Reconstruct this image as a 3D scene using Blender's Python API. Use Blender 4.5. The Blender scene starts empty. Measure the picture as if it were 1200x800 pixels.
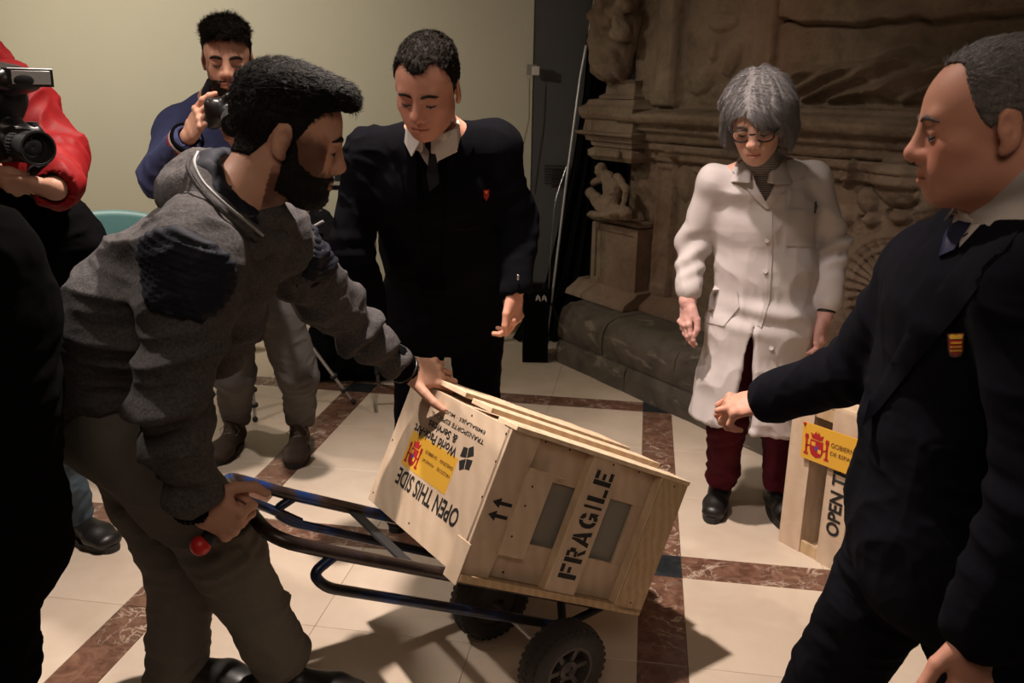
import bpy, math, random
import numpy as np
from mathutils import Matrix, Vector

# ------------------------------------------------------------------ camera
H = 1.55; FPX = 1012.8; TH = .2821; RO = .0172
_ct, _st = math.cos(TH), math.sin(TH)
_R = np.array([1, 0, 0.]); _U = np.array([0, _st, _ct]); FW = np.array([0, _ct, -_st])
CX = math.cos(RO)*_R+math.sin(RO)*_U; CY = -math.sin(RO)*_R+math.cos(RO)*_U
cam_d = bpy.data.cameras.new('viewpoint'); cam = bpy.data.objects.new('viewpoint', cam_d)
bpy.context.scene.collection.objects.link(cam)
cam_d.sensor_width = 22.3; cam_d.lens = FPX/1200*22.3; cam_d.clip_start = .05
cam.matrix_world = Matrix(((CX[0], CY[0], -FW[0], 0), (CX[1], CY[1], -FW[1], 0), (CX[2], CY[2], -FW[2], H), (0, 0, 0, 1)))
cam_d.dof.use_dof = True; cam_d.dof.focus_distance = 2.1; cam_d.dof.aperture_fstop = 4.5
bpy.context.scene.camera = cam
sc = bpy.context.scene
sc.view_settings.view_transform = 'Standard'; sc.view_settings.look = 'None'
sc.view_settings.gamma = 1; sc.view_settings.exposure = 0.08
# ------------------------------------------------------------------ light
world = bpy.data.worlds.new('world'); sc.world = world; world.use_nodes = True
world.node_tree.nodes['Background'].inputs[0].default_value = (1, .85, .7, 1)
world.node_tree.nodes['Background'].inputs[1].default_value = .03
def lamp(name, loc, target, power, size, color, spot=None, blend=.3):
    d = bpy.data.lights.new(name, 'SPOT' if spot else 'AREA')
    d.energy = power; d.color = color
    if spot: d.spot_size = math.radians(spot); d.spot_blend = blend; d.shadow_soft_size = size
    else: d.shape = 'DISK'; d.size = size
    o = bpy.data.objects.new(name, d); sc.collection.objects.link(o); o.location = loc
    v = Vector(target)-Vector(loc); o.rotation_euler = v.to_track_quat('-Z', 'Y').to_euler()
    return o
lamp('ceiling_or_fill_spot', (-.29, 2.27, 3.15), (-.10, 2.1, 0), 450, .05, (1, .85, .75), 84, .9)
lamp('ceiling_or_fill_spot', (-2.9, 3.9, 2.6), (-2.5, 5.4, 1.7), 190, .06, (1, .91, .77), 125, .9)
lamp('ceiling_or_fill_spot', (-1.3, 3.3, 3.1), (.75, 4.3, 1.15), 85, .08, (1, .86, .70), 52, .9)  # added spot, no fitting of the room: brightens the left of the monument
lamp('ceiling_or_fill_spot', (-1.9, 2.0, 3.1), (-1.0, 1.9, 0), 150, .05, (1, .88, .78), 90, .8)
lamp('ceiling_or_fill_spot', (-.7, 1.3, 3.1), (.95, 2.95, .9), 130, .08, (1, .84, .76), 38, .8)  # added narrow spot that lifts the woman in the white coat
lamp('fill_panel', (.1, -.5, 3.25), (.2, 2.4, .6), 22, 1.6, (1, .80, .64))  # added unseen fill behind the viewpoint, brightens the shaded crate front

# ------------------------------------------------------------------ helpers
def ray(px, py): return FW+(px-600)/FPX*CX+(400-py)/FPX*CY
def at(px, py, Y):
    "the point of the place seen at pixel px, py whose distance into the room is Y"
    d = ray(px, py); return np.array([0, 0, H])+d*(Y/d[1])
def gz(px, py, z=0.):
    d = ray(px, py); return np.array([0, 0, H])+d*((z-H)/d[2])
def unit(v): v = np.array(v, float); return v/np.linalg.norm(v)
COL = sc.collection
def tag(o, label=None, cat=None, group=None, kind=None):
    if label: o['label'] = label
    if cat: o['category'] = cat
    if group: o['group'] = group
    if kind: o['kind'] = kind
    return o
def empty(name, loc, label=None, cat=None, group=None, kind=None):
    o = bpy.data.objects.new(name, None); COL.objects.link(o); o.location = loc; o.empty_display_size = .1
    return tag(o, label, cat, group, kind)
def link(name, me, m=None, parent=None, smooth=False):
    o = bpy.data.objects.new(name, me); COL.objects.link(o)
    if m and not me.materials: me.materials.append(m)
    if parent:
        o.parent = parent; o.matrix_parent_inverse = PINV(parent)
    if smooth: me.polygons.foreach_set('use_smooth', [True]*len(me.polygons))
    return o
def wmat(o):
    m = Matrix.Translation(o.location) @ o.rotation_euler.to_matrix().to_4x4() if o.rotation_mode != 'QUATERNION' else Matrix.Translation(o.location) @ o.rotation_quaternion.to_matrix().to_4x4()
    if o.parent: return wmat(o.parent) @ o.matrix_parent_inverse @ m
    return m
def PINV(p): return wmat(p).inverted()
class MB:
    "collects shapes, in world coordinates, into ONE mesh"
    def __init__(s): s.v = []; s.f = []
    def add(s, v, f):
        n = len(s.v); s.v += [tuple(map(float, p)) for p in v]; s.f += [tuple(n+i for i in q) for q in f]; return s
    def obox(s, o, a, b, c):
        "box from corner o along the three edge vectors, edges slightly chamfered"
        o, a, b, c = [np.array(x, float) for x in (o, a, b, c)]
        if np.dot(np.cross(a, b), c) < 0: a, b = b, a
        L = [np.linalg.norm(x) for x in (a, b, c)]; e = min(.0012, min(L)*.2)
        ea, eb, ec = a/L[0]*e, b/L[1]*e, c/L[2]*e
        P = []; idx = {}
        for i in (0, 1):
            for j in (0, 1):
                for k in (0, 1):
                    base = o+a*i+b*j+c*k; si, sj, sk = (1-2*i), (1-2*j), (1-2*k)
                    for ax, q in enumerate((sj*eb+sk*ec, si*ea+sk*ec, si*ea+sj*eb)):
                        idx[(i, j, k, ax)] = len(P); P.append(base+q)
        F = []
        q4 = [(0, 0), (1, 0), (1, 1), (0, 1)]
        for ax in range(3):
            for sd in (0, 1):
                ring = []
                for u, w in q4:
                    t = [0, 0, 0]; t[ax] = sd; t[(ax+1) % 3] = u; t[(ax+2) % 3] = w
                    ring.append(idx[(t[0], t[1], t[2], ax)])
                F.append(ring if sd else ring[::-1])
        for ax in range(3):
            a1, a2 = (ax+1) % 3, (ax+2) % 3
            for u in (0, 1):
                for w in (0, 1):
                    def K(e_, axx):
                        t = [0, 0, 0]; t[ax] = e_; t[a1] = u; t[a2] = w; return idx[(t[0], t[1], t[2], axx)]
                    r = [K(0, a1), K(1, a1), K(1, a2), K(0, a2)]
                    F.append(r if (u == w) else r[::-1])
        for i in (0, 1):
            for j in (0, 1):
                for k in (0, 1):
                    r = [idx[(i, j, k, 0)], idx[(i, j, k, 1)], idx[(i, j, k, 2)]]
                    F.append(r if (i+j+k) % 2 == 1 else r[::-1])
        return s.add(P, F)
    def box(s, lo, hi):
        lo = np.array(lo, float); d = np.array(hi, float)-lo
        return s.obox(lo, (d[0], 0, 0), (0, d[1], 0), (0, 0, d[2]))
    def tube(s, pts, r, n=12, caps=True, closed=False):
        pts = [np.array(p, float) for p in pts]; m = len(pts)
        rr = r if hasattr(r, '__len__') else [r]*m
        V = []; F = []; prev = None
        for i, p in enumerate(pts):
            if closed: t = pts[(i+1) % m]-pts[i-1]
            else: t = pts[min(i+1, m-1)]-pts[max(i-1, 0)]
            t = t/(np.linalg.norm(t)+1e-9)
            if prev is None: u = np.cross(t, (0, 0, 1) if abs(t[2]) < .9 else (1, 0, 0))
            else: u = prev-t*(prev@t)
            u = u/np.linalg.norm(u); w = np.cross(t, u); prev = u
            for k in range(n):
                a = 2*math.pi*k/n; V.append(p+(u*math.cos(a)+w*math.sin(a))*rr[i])
        for i in range(m if closed else m-1):
            j = (i+1) % m
            for k in range(n):
                F.append((i*n+k, i*n+(k+1) % n, j*n+(k+1) % n, j*n+k))
        if caps and not closed: F += [tuple(range(n))[::-1], tuple((m-1)*n+k for k in range(n))]
        return s.add(V, F)
    def lathe(s, o, ax, prof, n=32, caps=True):
        "prof: (along the axis, radius)"
        o = np.array(o, float); ax = unit(ax); u = unit(np.cross(ax, (0, 0, 1) if abs(ax[2]) < .9 else (1, 0, 0))); w = np.cross(ax, u)
        V = []; F = []
        for a, r in prof:
            for k in range(n):
                t = 2*math.pi*k/n; V.append(o+ax*a+(u*math.cos(t)+w*math.sin(t))*r)
        for i in range(len(prof)-1):
            for k in range(n): F.append((i*n+k, i*n+(k+1) % n, (i+1)*n+(k+1) % n, (i+1)*n+k))
        if caps: F += [tuple(range(n))[::-1], tuple((len(prof)-1)*n+k for k in range(n))]
        return s.add(V, F)
    def prism(s, poly, o, u, w, n, th):
        "flat outline (list of 2-D points) in the frame o,u,w pushed out along n"
        o, u, w, n = [np.array(x, float) for x in (o, u, w, n)]; m = len(poly)
        V = [o+u*x+w*y for x, y in poly]+[o+u*x+w*y+n*th for x, y in poly]
        F = [tuple(range(m))[::-1], tuple(range(m, 2*m))]+[(i, (i+1) % m, m+(i+1) % m, m+i) for i in range(m)]
        return s.add(V, F)
    def ball(s, c, r, n=12):
        prof = [(-math.cos(math.pi*i/n)*r, max(1e-4, math.sin(math.pi*i/n)*r)) for i in range(n+1)]
        return s.lathe(c, (0, 0, 1), prof, 2*n)
    def build(s, name, m=None, parent=None, smooth=False, label=None, cat=None, group=None, kind=None):
        me = bpy.data.meshes.new(name); me.from_pydata(s.v, [], s.f); me.update()
        o = link(name, me, m, parent, smooth)
        if smooth:
            try: me.set_sharp_from_angle(angle=math.radians(45))
            except Exception: pass
        return tag(o, label, cat, group, kind)
def arc(pts, r, n=6):
    "rounds the corners of a polyline"
    pts = [np.array(p, float) for p in pts]; out = [pts[0]]
    for i in range(1, len(pts)-1):
        a, b, c = pts[i-1], pts[i], pts[i+1]
        rr = min(r, np.linalg.norm(a-b)*.49, np.linalg.norm(c-b)*.49)
        p = b+unit(a-b)*rr; q = b+unit(c-b)*rr
        for k in range(n+1):
            t = k/n; out.append(p*(1-t)**2+b*2*t*(1-t)+q*t*t)
    out.append(pts[-1]); return out

# ------------------------------------------------------------------ materials
class NT:
    def __init__(s, name):
        s.m = bpy.data.materials.new(name); s.m.use_nodes = True; s.t = s.m.node_tree; s.n = s.t.nodes; s.b = s.n['Principled BSDF']
    def node(s, ty, **k):
        n = s.n.new(ty)
        for a, v in k.items():
            if a == 'i':
                for kk, vv in v.items(): s.set(n, kk, vv)
            else: setattr(n, a, v)
        return n
    def set(s, n, key, v):
        if isinstance(v, bpy.types.NodeSocket): s.t.links.new(v, n.inputs[key])
        else: n.inputs[key].default_value = v
    def coord(s, kind='Object'): return s.node('ShaderNodeTexCoord').outputs[kind]
    def mapping(s, v, scale, rot=(0, 0, 0)): return s.node('ShaderNodeMapping', i={'Vector': v, 'Scale': scale, 'Rotation': rot}).outputs[0]
    def noise(s, v, scale, detail=4, rough=.55, dist=0.):
        return s.node('ShaderNodeTexNoise', i={'Vector': v, 'Scale': scale, 'Detail': detail, 'Roughness': rough, 'Distortion': dist}).outputs['Fac']
    def ramp(s, f, stops):
        r = s.node('ShaderNodeValToRGB', i={'Fac': f}); e = r.color_ramp.elements
        while len(e) < len(stops): e.new(.5)
        for q, (p, c) in zip(e, stops): q.position = p; q.color = (*c, 1) if len(c) == 3 else c
        return r.outputs['Color']
    def mix(s, f, a, b, mode='MIX'):
        n = s.node('ShaderNodeMix', data_type='RGBA', blend_type=mode)
        for k, v in ((0, f), (6, a), (7, b)):
            if isinstance(v, bpy.types.NodeSocket): s.t.links.new(v, n.inputs[k])
            else: n.inputs[k].default_value = v if k == 0 else (*v, 1)
        return n.outputs[2]
    def math(s, op, a, b=0.):
        n = s.node('ShaderNodeMath', operation=op)
        for k, v in ((0, a), (1, b)):
            if isinstance(v, bpy.types.NodeSocket): s.t.links.new(v, n.inputs[k])
            else: n.inputs[k].default_value = v
        return n.outputs[0]
    def bump(s, h, strength=.3, dist=.002):
        n = s.node('ShaderNodeBump', i={'Height': h, 'Strength': strength, 'Distance': dist}); s.set(s.b, 'Normal', n.outputs[0]); return n
    def fin(s, color, rough=.6, metal=0., spec=None, sheen=0.):
        if isinstance(color, tuple): color = (*color, 1)
        s.set(s.b, 'Base Color', color); s.set(s.b, 'Roughness', rough); s.set(s.b, 'Metallic', metal)
        if spec is not None: s.set(s.b, 'Specular IOR Level', spec)
        if sheen: s.set(s.b, 'Sheen Weight', sheen); s.set(s.b, 'Sheen Roughness', .5)
        return s.m
def srgb(r, g, b):
    f = lambda c: (c/255/12.92) if c/255 <= .04045 else ((c/255+.055)/1.055)**2.4
    return (f(r), f(g), f(b))
def plain(name, c, rough=.5, metal=0., spec=None): return NT(name).fin(c, rough, metal, spec)
def cloth(name, a, b, scale=300, rough=.95, bump=.25, sheen=.0, spec=.2, streak=None):
    t = NT(name); v = t.coord()
    if streak: v = t.mapping(v, streak)
    n = t.noise(v, scale, 2, .7); n2 = t.noise(t.coord(), 7, 3)
    c = t.mix(n, a, b); c = t.mix(t.math('MULTIPLY', n2, .35), c, tuple(x*.6 for x in a))
    t.bump(n, bump, .0015); return t.fin(c, rough, 0., spec, sheen)
M = {}
def wood(name, a, b, c, rx=(0, 0, 0), sc_=1.):
    t = NT(name); v = t.coord(); info = t.node('ShaderNodeObjectInfo').outputs['Random']
    off = t.node('ShaderNodeVectorMath', operation='ADD'); t.t.links.new(v, off.inputs[0])
    cmb = t.node('ShaderNodeCombineXYZ', i={'X': t.math('MULTIPLY', info, 7.), 'Y': t.math('MULTIPLY', info, 3.), 'Z': info}).outputs[0]
    t.t.links.new(cmb, off.inputs[1]); v = t.mapping(off.outputs[0], (1, 1, 1), rx)
    m = t.mapping(v, (14*sc_, 1.1*sc_, 14*sc_))
    d = t.noise(m, 1.0, 3, .5, .6)
    w = t.node('ShaderNodeTexWave', wave_type='BANDS', bands_direction='X', i={'Vector': t.mapping(v, (1, .12, 1)), 'Scale': 9*sc_, 'Distortion': 5., 'Detail': 2., 'Detail Scale': 1.2}).outputs['Fac']
    f = t.noise(t.mapping(v, (160, 6, 160)), 1., 3, .6)
    col = t.ramp(d, [(.25, a), (.55, b), (.85, c)]); col = t.mix(t.math('MULTIPLY', w, .35), col, tuple(x*.8 for x in c))
    col = t.mix(t.math('MULTIPLY', f, .3), col, tuple(x*.62 for x in b))
    t.bump(f, .12, .001); return t.fin(col, .72, 0, .25)
M['ply'] = wood('plywood', (.62, .465, .33), (.68, .525, .385), (.60, .435, .295))
M['pine'] = wood('pine_board', (.52, .36, .20), (.60, .43, .26), (.42, .27, .14), (0, 0, 0), 1.6)
M['edge'] = wood('cut_wood_edge', (.72, .54, .36), (.80, .62, .43), (.66, .47, .30))
M['ink'] = plain('black_ink', (.012, .011, .010), .8)
M['yellow'] = plain('yellow_label', srgb(222, 170, 58), .5)
M['crest_red'] = plain('crest_red', srgb(170, 30, 40), .5)
M['crest_dark'] = plain('crest_dark', (.10, .03, .02), .5)
M['grey_foam'] = plain('grey_foam', (.24, .22, .19), .9)
M['screw'] = plain('dark_screw', (.02, .015, .012), .4, .6)
M['rubber'] = NT('rubber'); t = M['rubber']; n_ = t.noise(t.coord(), 60, 3); t.bump(n_, .3, .002); M['rubber'] = t.fin(t.mix(n_, (.012, .011, .011), (.035, .03, .028)), .8)
M['rim'] = plain('wheel_rim_plastic', (.045, .038, .034), .5)
M['black'] = plain('black_plastic', (.012, .012, .013), .35)
M['blackm'] = plain('matt_black', (.010, .010, .011), .75)
M['steel'] = plain('steel', (.55, .55, .56), .3, 1.)
M['alu'] = plain('aluminium', (.50, .52, .54), .42, .7)
t = NT('blue_tube'); n_ = t.noise(t.coord(), 9, 4, .6, .5)
M['tube'] = t.fin(t.ramp(n_, [(.40, (.018, .016, .018)), (.50, (.014, .022, .06)), (.62, (.02, .05, .17))]), .32, .3)
t = NT('worn_tube'); n_ = t.noise(t.coord(), 7, 4, .6, .5)
M['tube_worn'] = t.fin(t.ramp(n_, [(.40, (.022, .014, .012)), (.54, (.045, .030, .026)), (.62, (.015, .05, .20))]), .3, .3)
M['red'] = plain('red_plastic', (.55, .02, .02), .4)
# cream marble tile
t = NT('cream_marble'); v = t.coord(); info = t.node('ShaderNodeObjectInfo').outputs['Random']
off = t.node('ShaderNodeVectorMath', operation='ADD'); t.t.links.new(v, off.inputs[0]); t.t.links.new(t.node('ShaderNodeCombineXYZ', i={'X': t.math('MULTIPLY', info, 9.), 'Y': t.math('MULTIPLY', info, 5.)}).outputs[0], off.inputs[1])
a_ = t.noise(off.outputs[0], 4.5, 6, .6, .8); b_ = t.noise(off.outputs[0], 26, 4, .6, .3)
c_ = t.ramp(a_, [(.3, (.57, .465, .37)), (.55, (.63, .53, .43)), (.8, (.68, .58, .48))]); c_ = t.mix(t.math('MULTIPLY', b_, .25), c_, (.55, .42, .29))
c_ = t.mix(t.math('MULTIPLY', info, .12), c_, (.50, .37, .26))
M['cream'] = t.fin(c_, t.math('ADD', t.math('MULTIPLY', a_, .15), .30), 0, .35)
def veined(name, lo, mid, hi, vein, rough=.28):
    t = NT(name); v = t.coord(); info = t.node('ShaderNodeObjectInfo').outputs['Random']
    off = t.node('ShaderNodeVectorMath', operation='ADD'); t.t.links.new(v, off.inputs[0]); t.t.links.new(t.node('ShaderNodeCombineXYZ', i={'X': t.math('MULTIPLY', info, 9.), 'Y': t.math('MULTIPLY', info, 5.)}).outputs[0], off.inputs[1])
    v = off.outputs[0]
    a = t.noise(v, 22, 6, .7, 1.0); c = t.ramp(a, [(.3, lo), (.5, mid), (.75, hi)])
    w = t.noise(v, 7, 5, .6, 1.6); vv = t.math('ABSOLUTE', t.math('SUBTRACT', w, .5))
    k = t.ramp(vv, [(0, (1, 1, 1)), (.012, (.35, .35, .35)), (.03, (0, 0, 0))])
    k2 = t.ramp(t.noise(v, 4, 2), [(.42, (0, 0, 0)), (.6, (1, 1, 1))])
    return t.fin(t.mix(t.math('MULTIPLY', k, k2), c, vein), rough, 0, .35)
M['brown'] = veined('brown_marble', (.075, .034, .022), (.155, .078, .052), (.27, .15, .10), (.62, .50, .40))
M['darktile'] = veined('dark_tile', (.010, .012, .014), (.018, .022, .025), (.03, .035, .04), (.05, .05, .05))
M['grout'] = plain('grout', (.10, .07, .05), .9)
def plaster(name, c, var):
    t = NT(name); v = t.coord(); n = t.noise(v, 1.2, 3); f = t.noise(v, 90, 3, .6)
    t.bump(f, .35, .004); return t.fin(t.mix(n, c, var), .85, 0, .15)
M['wall'] = plaster('cream_plaster', (.50, .47, .37), (.45, .42, .33))
M['greywall'] = plaster('grey_plaster', (.088, .086, .086), (.078, .076, .076))
t = NT('old_stone'); v = t.coord(); a_ = t.noise(v, 3.2, 7, .65, .6); b_ = t.noise(v, 38, 6, .7); g_ = t.noise(v, 1.1, 3)
c_ = t.ramp(a_, [(.28, (.10, .074, .052)), (.48, (.22, .165, .118)), (.72, (.33, .255, .185))])
c_ = t.mix(t.math('MULTIPLY', b_, .45), c_, (.12, .09, .062)); c_ = t.mix(t.ramp(g_, [(.45, (0, 0, 0)), (.75, (.55, .55, .55))]), c_, (.24, .125, .085))
t.bump(t.math('ADD', t.math('MULTIPLY', a_, 1.5), b_), .9, .014); M['stone'] = t.fin(c_, .88, 0, .2)
t = NT('plinth_stone'); v = t.coord(); a_ = t.noise(v, 4, 7, .65, .6); b_ = t.noise(v, 60, 5, .7); k_ = t.noise(t.mapping(v, (1, 1, 3)), 5, 5, .6, .5)
c_ = t.ramp(a_, [(.3, (.050, .042, .034)), (.55, (.105, .088, .070)), (.8, (.15, .125, .10))]); c_ = t.mix(t.ramp(k_, [(.58, (0, 0, 0)), (.66, (.55, .55, .55))]), c_, (.27, .22, .17))
t.bump(t.math('ADD', a_, t.math('MULTIPLY', b_, .6)), .45, .01); M['plinth'] = t.fin(c_, .85, 0, .25)

# ------------------------------------------------------------------ the room
PH = -.148; GU = np.array([math.cos(PH), math.sin(PH), 0]); GV = np.array([-math.sin(PH), math.cos(PH), 0])
SU, SV, SW = 1.5796, 1.5551, .1422; U0, V0 = -1.4519, 2.6819
floor = MB().obox(GU*-4.5+GV*-.6+np.array([0, 0, -.05]), GU*9, GV*7.2, (0, 0, .0475)).build('floor', M['grout'], kind='structure')
tm = {}
def tile(name, mt, u, v, du, dv):
    key = (mt, round(du, 4), round(dv, 4)); g = .0006
    if key not in tm:
        b = MB(); b.obox((g, g, -.012), (du-2*g, 0, 0), (0, dv-2*g, 0), (0, 0, .012))
        me = bpy.data.meshes.new(name); me.from_pydata(b.v, [], b.f); me.materials.append(M[mt]); tm[key] = me
    o = bpy.data.objects.new(name, tm[key]); COL.objects.link(o)
    p = GU*u+GV*v; o.location = (p[0], p[1], 0); o.rotation_euler = (0, 0, PH); o.parent = floor
ct_u = (SU-SW)/3; ct_v = (SV-SW)/3
for i in range(-3, 2):
    for j in range(-2, 2):
        ua = U0+i*SU-SW/2; va = V0+j*SV-SW/2
        if va < -.3: continue
        tile('dark_tile', 'darktile', ua, va, SW, SW)
        for k in range(3):
            tile('marble_strip', 'brown', ua+SW+k*ct_u, va, ct_u, SW)
            tile('marble_strip', 'brown', ua, va+SW+k*ct_v, SW, ct_v)
            for l in range(3): tile('floor_tile', 'cream', ua+SW+k*ct_u, va+SW+l*ct_v, ct_u, ct_v)

WC = at(620, 240, 5.6)            # where the cream wall ends
wu = WC@GU
MB().obox(GU*(-4.6)+GV*5.6, GU*(wu+4.6), GV*.25, (0, 0, 3.4)).build('wall_back', M['wall'], kind='structure')
MB().obox(GU*(wu+.003)+GV*5.606, GU*(5-wu), GV*.2, (0, 0, 3.4)).build('wall_recess', M['greywall'], kind='structure')
MB().obox(GU*(-4.6)+GV*(-1.2), GU*.2, GV*6.8, (0, 0, 3.4)).build('wall_left', M['wall'], kind='structure')
MB().obox(GU*(-4.6)+GV*(-1.4), GU*9.4, GV*.2, (0, 0, 3.4)).build('wall_front', M['wall'], kind='structure')
MB().obox(GU*4.4+GV*(-1.2), GU*.2, GV*7, (0, 0, 3.4)).build('wall_right', M['wall'], kind='structure')
MB().obox(GU*(-4.6)+GV*(-1.4)+np.array([0, 0, 3.4]), GU*9.4, GV*7.4, (0, 0, .1)).build('ceiling', M['wall'], kind='structure')

# ------------------------------------------------------------------ text
def text(name, s, o, u, w, height, width=None, m='ink', parent=None, off=.0, space=1., th=.0004, label=None, stencil=False):
    "lettering whose baseline starts at o, runs along u, with letters up along w"
    c = bpy.data.curves.new(name, 'FONT'); c.body = s; c.size = 1; c.offset = off; c.resolution_u = 3; c.space_character = space
    t = bpy.data.objects.new(name, c); COL.objects.link(t)
    me = bpy.data.meshes.new_from_object(t.evaluated_get(bpy.context.evaluated_depsgraph_get())); bpy.data.objects.remove(t); bpy.data.curves.remove(c)
    co = np.empty(len(me.vertices)*3, np.float32); me.vertices.foreach_get('co', co); co = co.reshape(-1, 3)
    x0, x1, y0, y1 = co[:, 0].min(), co[:, 0].max(), co[:, 1].min(), co[:, 1].max()
    k = height/(y1-y0) if '\n' not in s else height
    kx = width/(x1-x0) if width else k
    o, u, w = [np.array(q, float) for q in (o, u, w)]; n = np.cross(u, w)
    P = o+np.outer((co[:, 0]-x0)*kx, u)+np.outer((co[:, 1]-y0)*k, w)+n*th
    me.vertices.foreach_set('co', P.astype(np.float32).ravel()); me.update(); me.name = name
    ob = link(name, me, M[m], parent)
    if label: ob['label'] = label
    return ob
def crest(name, o, u, w, h, parent):
    "small coat of arms: crowned quartered shield between two columns"
    o, u, w = [np.array(q, float) for q in (o, u, w)]; n = np.cross(u, w)
    root = MB()
    sh = [(-.26, .62), (.26, .62), (.27, .25), (.2, .08), (0, 0), (-.2, .08), (-.27, .25)]
    root.prism([(x*h, y*h) for x, y in sh], o, u, w, n, .0008)
    cr = [(-.2, .66), (.2, .66), (.27, .86), (.14, .8), (.07, .93), (0, .84), (0, 1.0), (-.01, .84), (-.07, .93), (-.14, .8), (-.27, .86)]
    root.prism([(x*h, y*h) for x, y in cr], o, u, w, n, .0008)
    for s in (-1, 1):
        root.prism([((s*.42+x)*h, y*h) for x, y in ((-.04, .1), (.04, .1), (.04, .6), (-.04, .6))], o, u, w, n, .0008)
        root.prism([((s*.42+x)*h, y*h) for x, y in ((-.09, .02), (.09, .02), (.09, .1), (-.09, .1))], o, u, w, n, .0008)
        root.prism([((s*.42+x)*h, y*h) for x, y in ((-.08, .6), (.08, .6), (.06, .76), (-.06, .76))], o, u, w, n, .0008)
        root.prism([((s*.36+x)*h, y*h) for x, y in ((-.1, .3), (.1, .36), (.1, .42), (-.1, .36))], o, u, w, n, .0008)
    r = root.build(name, M['crest_red'], parent)
    q = MB()
    for x, y, ww in ((-.13, .47, .08), (.13, .25, .07)): q.prism([((x-ww)*h, (y-.06)*h), ((x+ww)*h, (y-.06)*h), ((x+ww)*h, (y+.08)*h), ((x-ww)*h, (y+.08)*h)], o+n*.0008, u, w, n, .0004)
    q.build('crest_quarter', M['yellow'], r)
    q = MB(); a = [(.07*math.cos(k*math.pi/5)*h, (.34+.09*math.sin(k*math.pi/5))*h) for k in range(10)]
    q.prism(a, o+n*.001, u, w, n, .0004); q.build('crest_centre', plain('crest_blue', (.08, .07, .25), .5) if 'crest_blue' not in bpy.data.materials else bpy.data.materials['crest_blue'], r)
    return r

# ------------------------------------------------------------------ crate on the truck
KV = np.array([.016, 1.9, .794]); KA = unit([-.131, -.107, -.346]); KC = unit([-.294, .479, -.036]); KC = unit(KC-KA*(KA@KC)); KB = np.cross(KC, KA); KB = KB if KB[0] > 0 else -KB
def K(d, r, c): return KV+KA*d+KB*r+KC*c       # down, right, back
def kbox(d0, d1, r0, r1, c0, c1): return MB().obox(K(d0, r0, c0), KA*(d1-d0), KB*(r1-r0), KC*(c1-c0))
crate = empty('wooden_crate', K(.385, .3, .28), 'tilted plywood crate stencilled FRAGILE lying on the hand truck', 'crate', )
kbox(.012, .385, 0, .016, .018, .563).build('side_panel', M['ply'], crate, label='pale printed plywood side with black and yellow lettering')
kbox(.30, .402, -.004, .0, .0, .064).build('corner_board', M['ply'], crate)
kbox(.012, .385, .594, .61, .018, .563).build('side_panel', M['ply'], crate)
kbox(.012, .385, .016, .594, .545, .563).build('back_panel', M['ply'], crate)
kbox(.373, .385, .016, .594, .018, .545).build('bottom_panel', M['ply'], crate)
# front: a recessed sheet with a window, left post, bottom rail, two planks in front
f = kbox(.012, .11, .016, .594, .030, .040)
f.obox(K(.275, .016, .030), KA*.098, KB*.578, KC*.010); f.obox(K(.11, .016, .030), KA*.165, KB*.15, KC*.010); f.obox(K(.11, .475, .030), KA*.165, KB*.12, KC*.010)
f.build('recessed_panel', M['ply'], crate)
kbox(.10, .285, .15, .49, .041, .049).build('inner_lining', M['grey_foam'], crate)
kbox(.0, .385, 0, .09, .012, .030).build('corner_board', M['ply'], crate)
kbox(.373, .392, 0, .61, -.002, .03).build('bottom_rail', M['pine'], crate)
kbox(.0, .012, -.002, .61, -.006, .05).build('top_rail', M['edge'], crate)
kbox(.09, .31, .085, .165, .004, .012).build('handle_board', M['ply'], crate)
kbox(.088, .31, .083, .0855, .003, .013).build('board_edge', M['edge'], crate); kbox(.088, .0905, .083, .197, .003, .013).build('board_edge', M['edge'], crate)
kbox(.002, .373, .262, .362, .002, .016).build('plank', M['ply'], crate)
kbox(.002, .373, .259, .262, .001, .028).build('board_edge', M['edge'], crate)
kbox(.002, .385, .512, .61, -.002, .020).build('plank', M['pine'], crate)
kbox(.002, .373, .508, .512, .000, .028).build('board_edge', M['edge'], crate)
for c0, c1, z in ((.0505, .085, 0), (.125, .225, -.012), (.265, .43, -.018), (.465, .563, -.012)):
    kbox(z, z+.014, 0, .61, c0, c1).build('lid_slat', M['edge'], crate)
kbox(.012, .02, .016, .594, .03, .545).build('lid_board', M['ply'], crate)
for r_, c_ in ((.03, .05), (.58, .05), (.03, .545), (.58, .545)): pass
k_ = 0
for d, r in ((.02, .03), (.02, .12), (.02, .20), (.06, .03), (.13, .11), (.18, .11), (.26, .105), (.35, .03), (.35, .12), (.02, .33), (.02, .45), (.025, .56), (.36, .56)):
    MB().lathe(K(d, r, .0135 if r < .08 else (.0045 if .085 < r < .165 and d > .09 else (.0305 if r < .26 or .36 < r < .5 else (.0025 if r < .4 else -.0015)))), -KC, [(-.002, .0025), (.0008, .003), (.001, .001)], 8).build('screw', M['screw'], crate)
for d, c in ((.03, .03), (.10, .03), (.19, .03), (.36, .03), (.03, .2), (.03, .54), (.2, .55), (.36, .545), (.36, .3)):
    MB().lathe(K(d, 0, c), -KB, [(-.002, .0025), (.0008, .003), (.001, .001)], 8).build('screw', M['screw'], crate)
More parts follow.
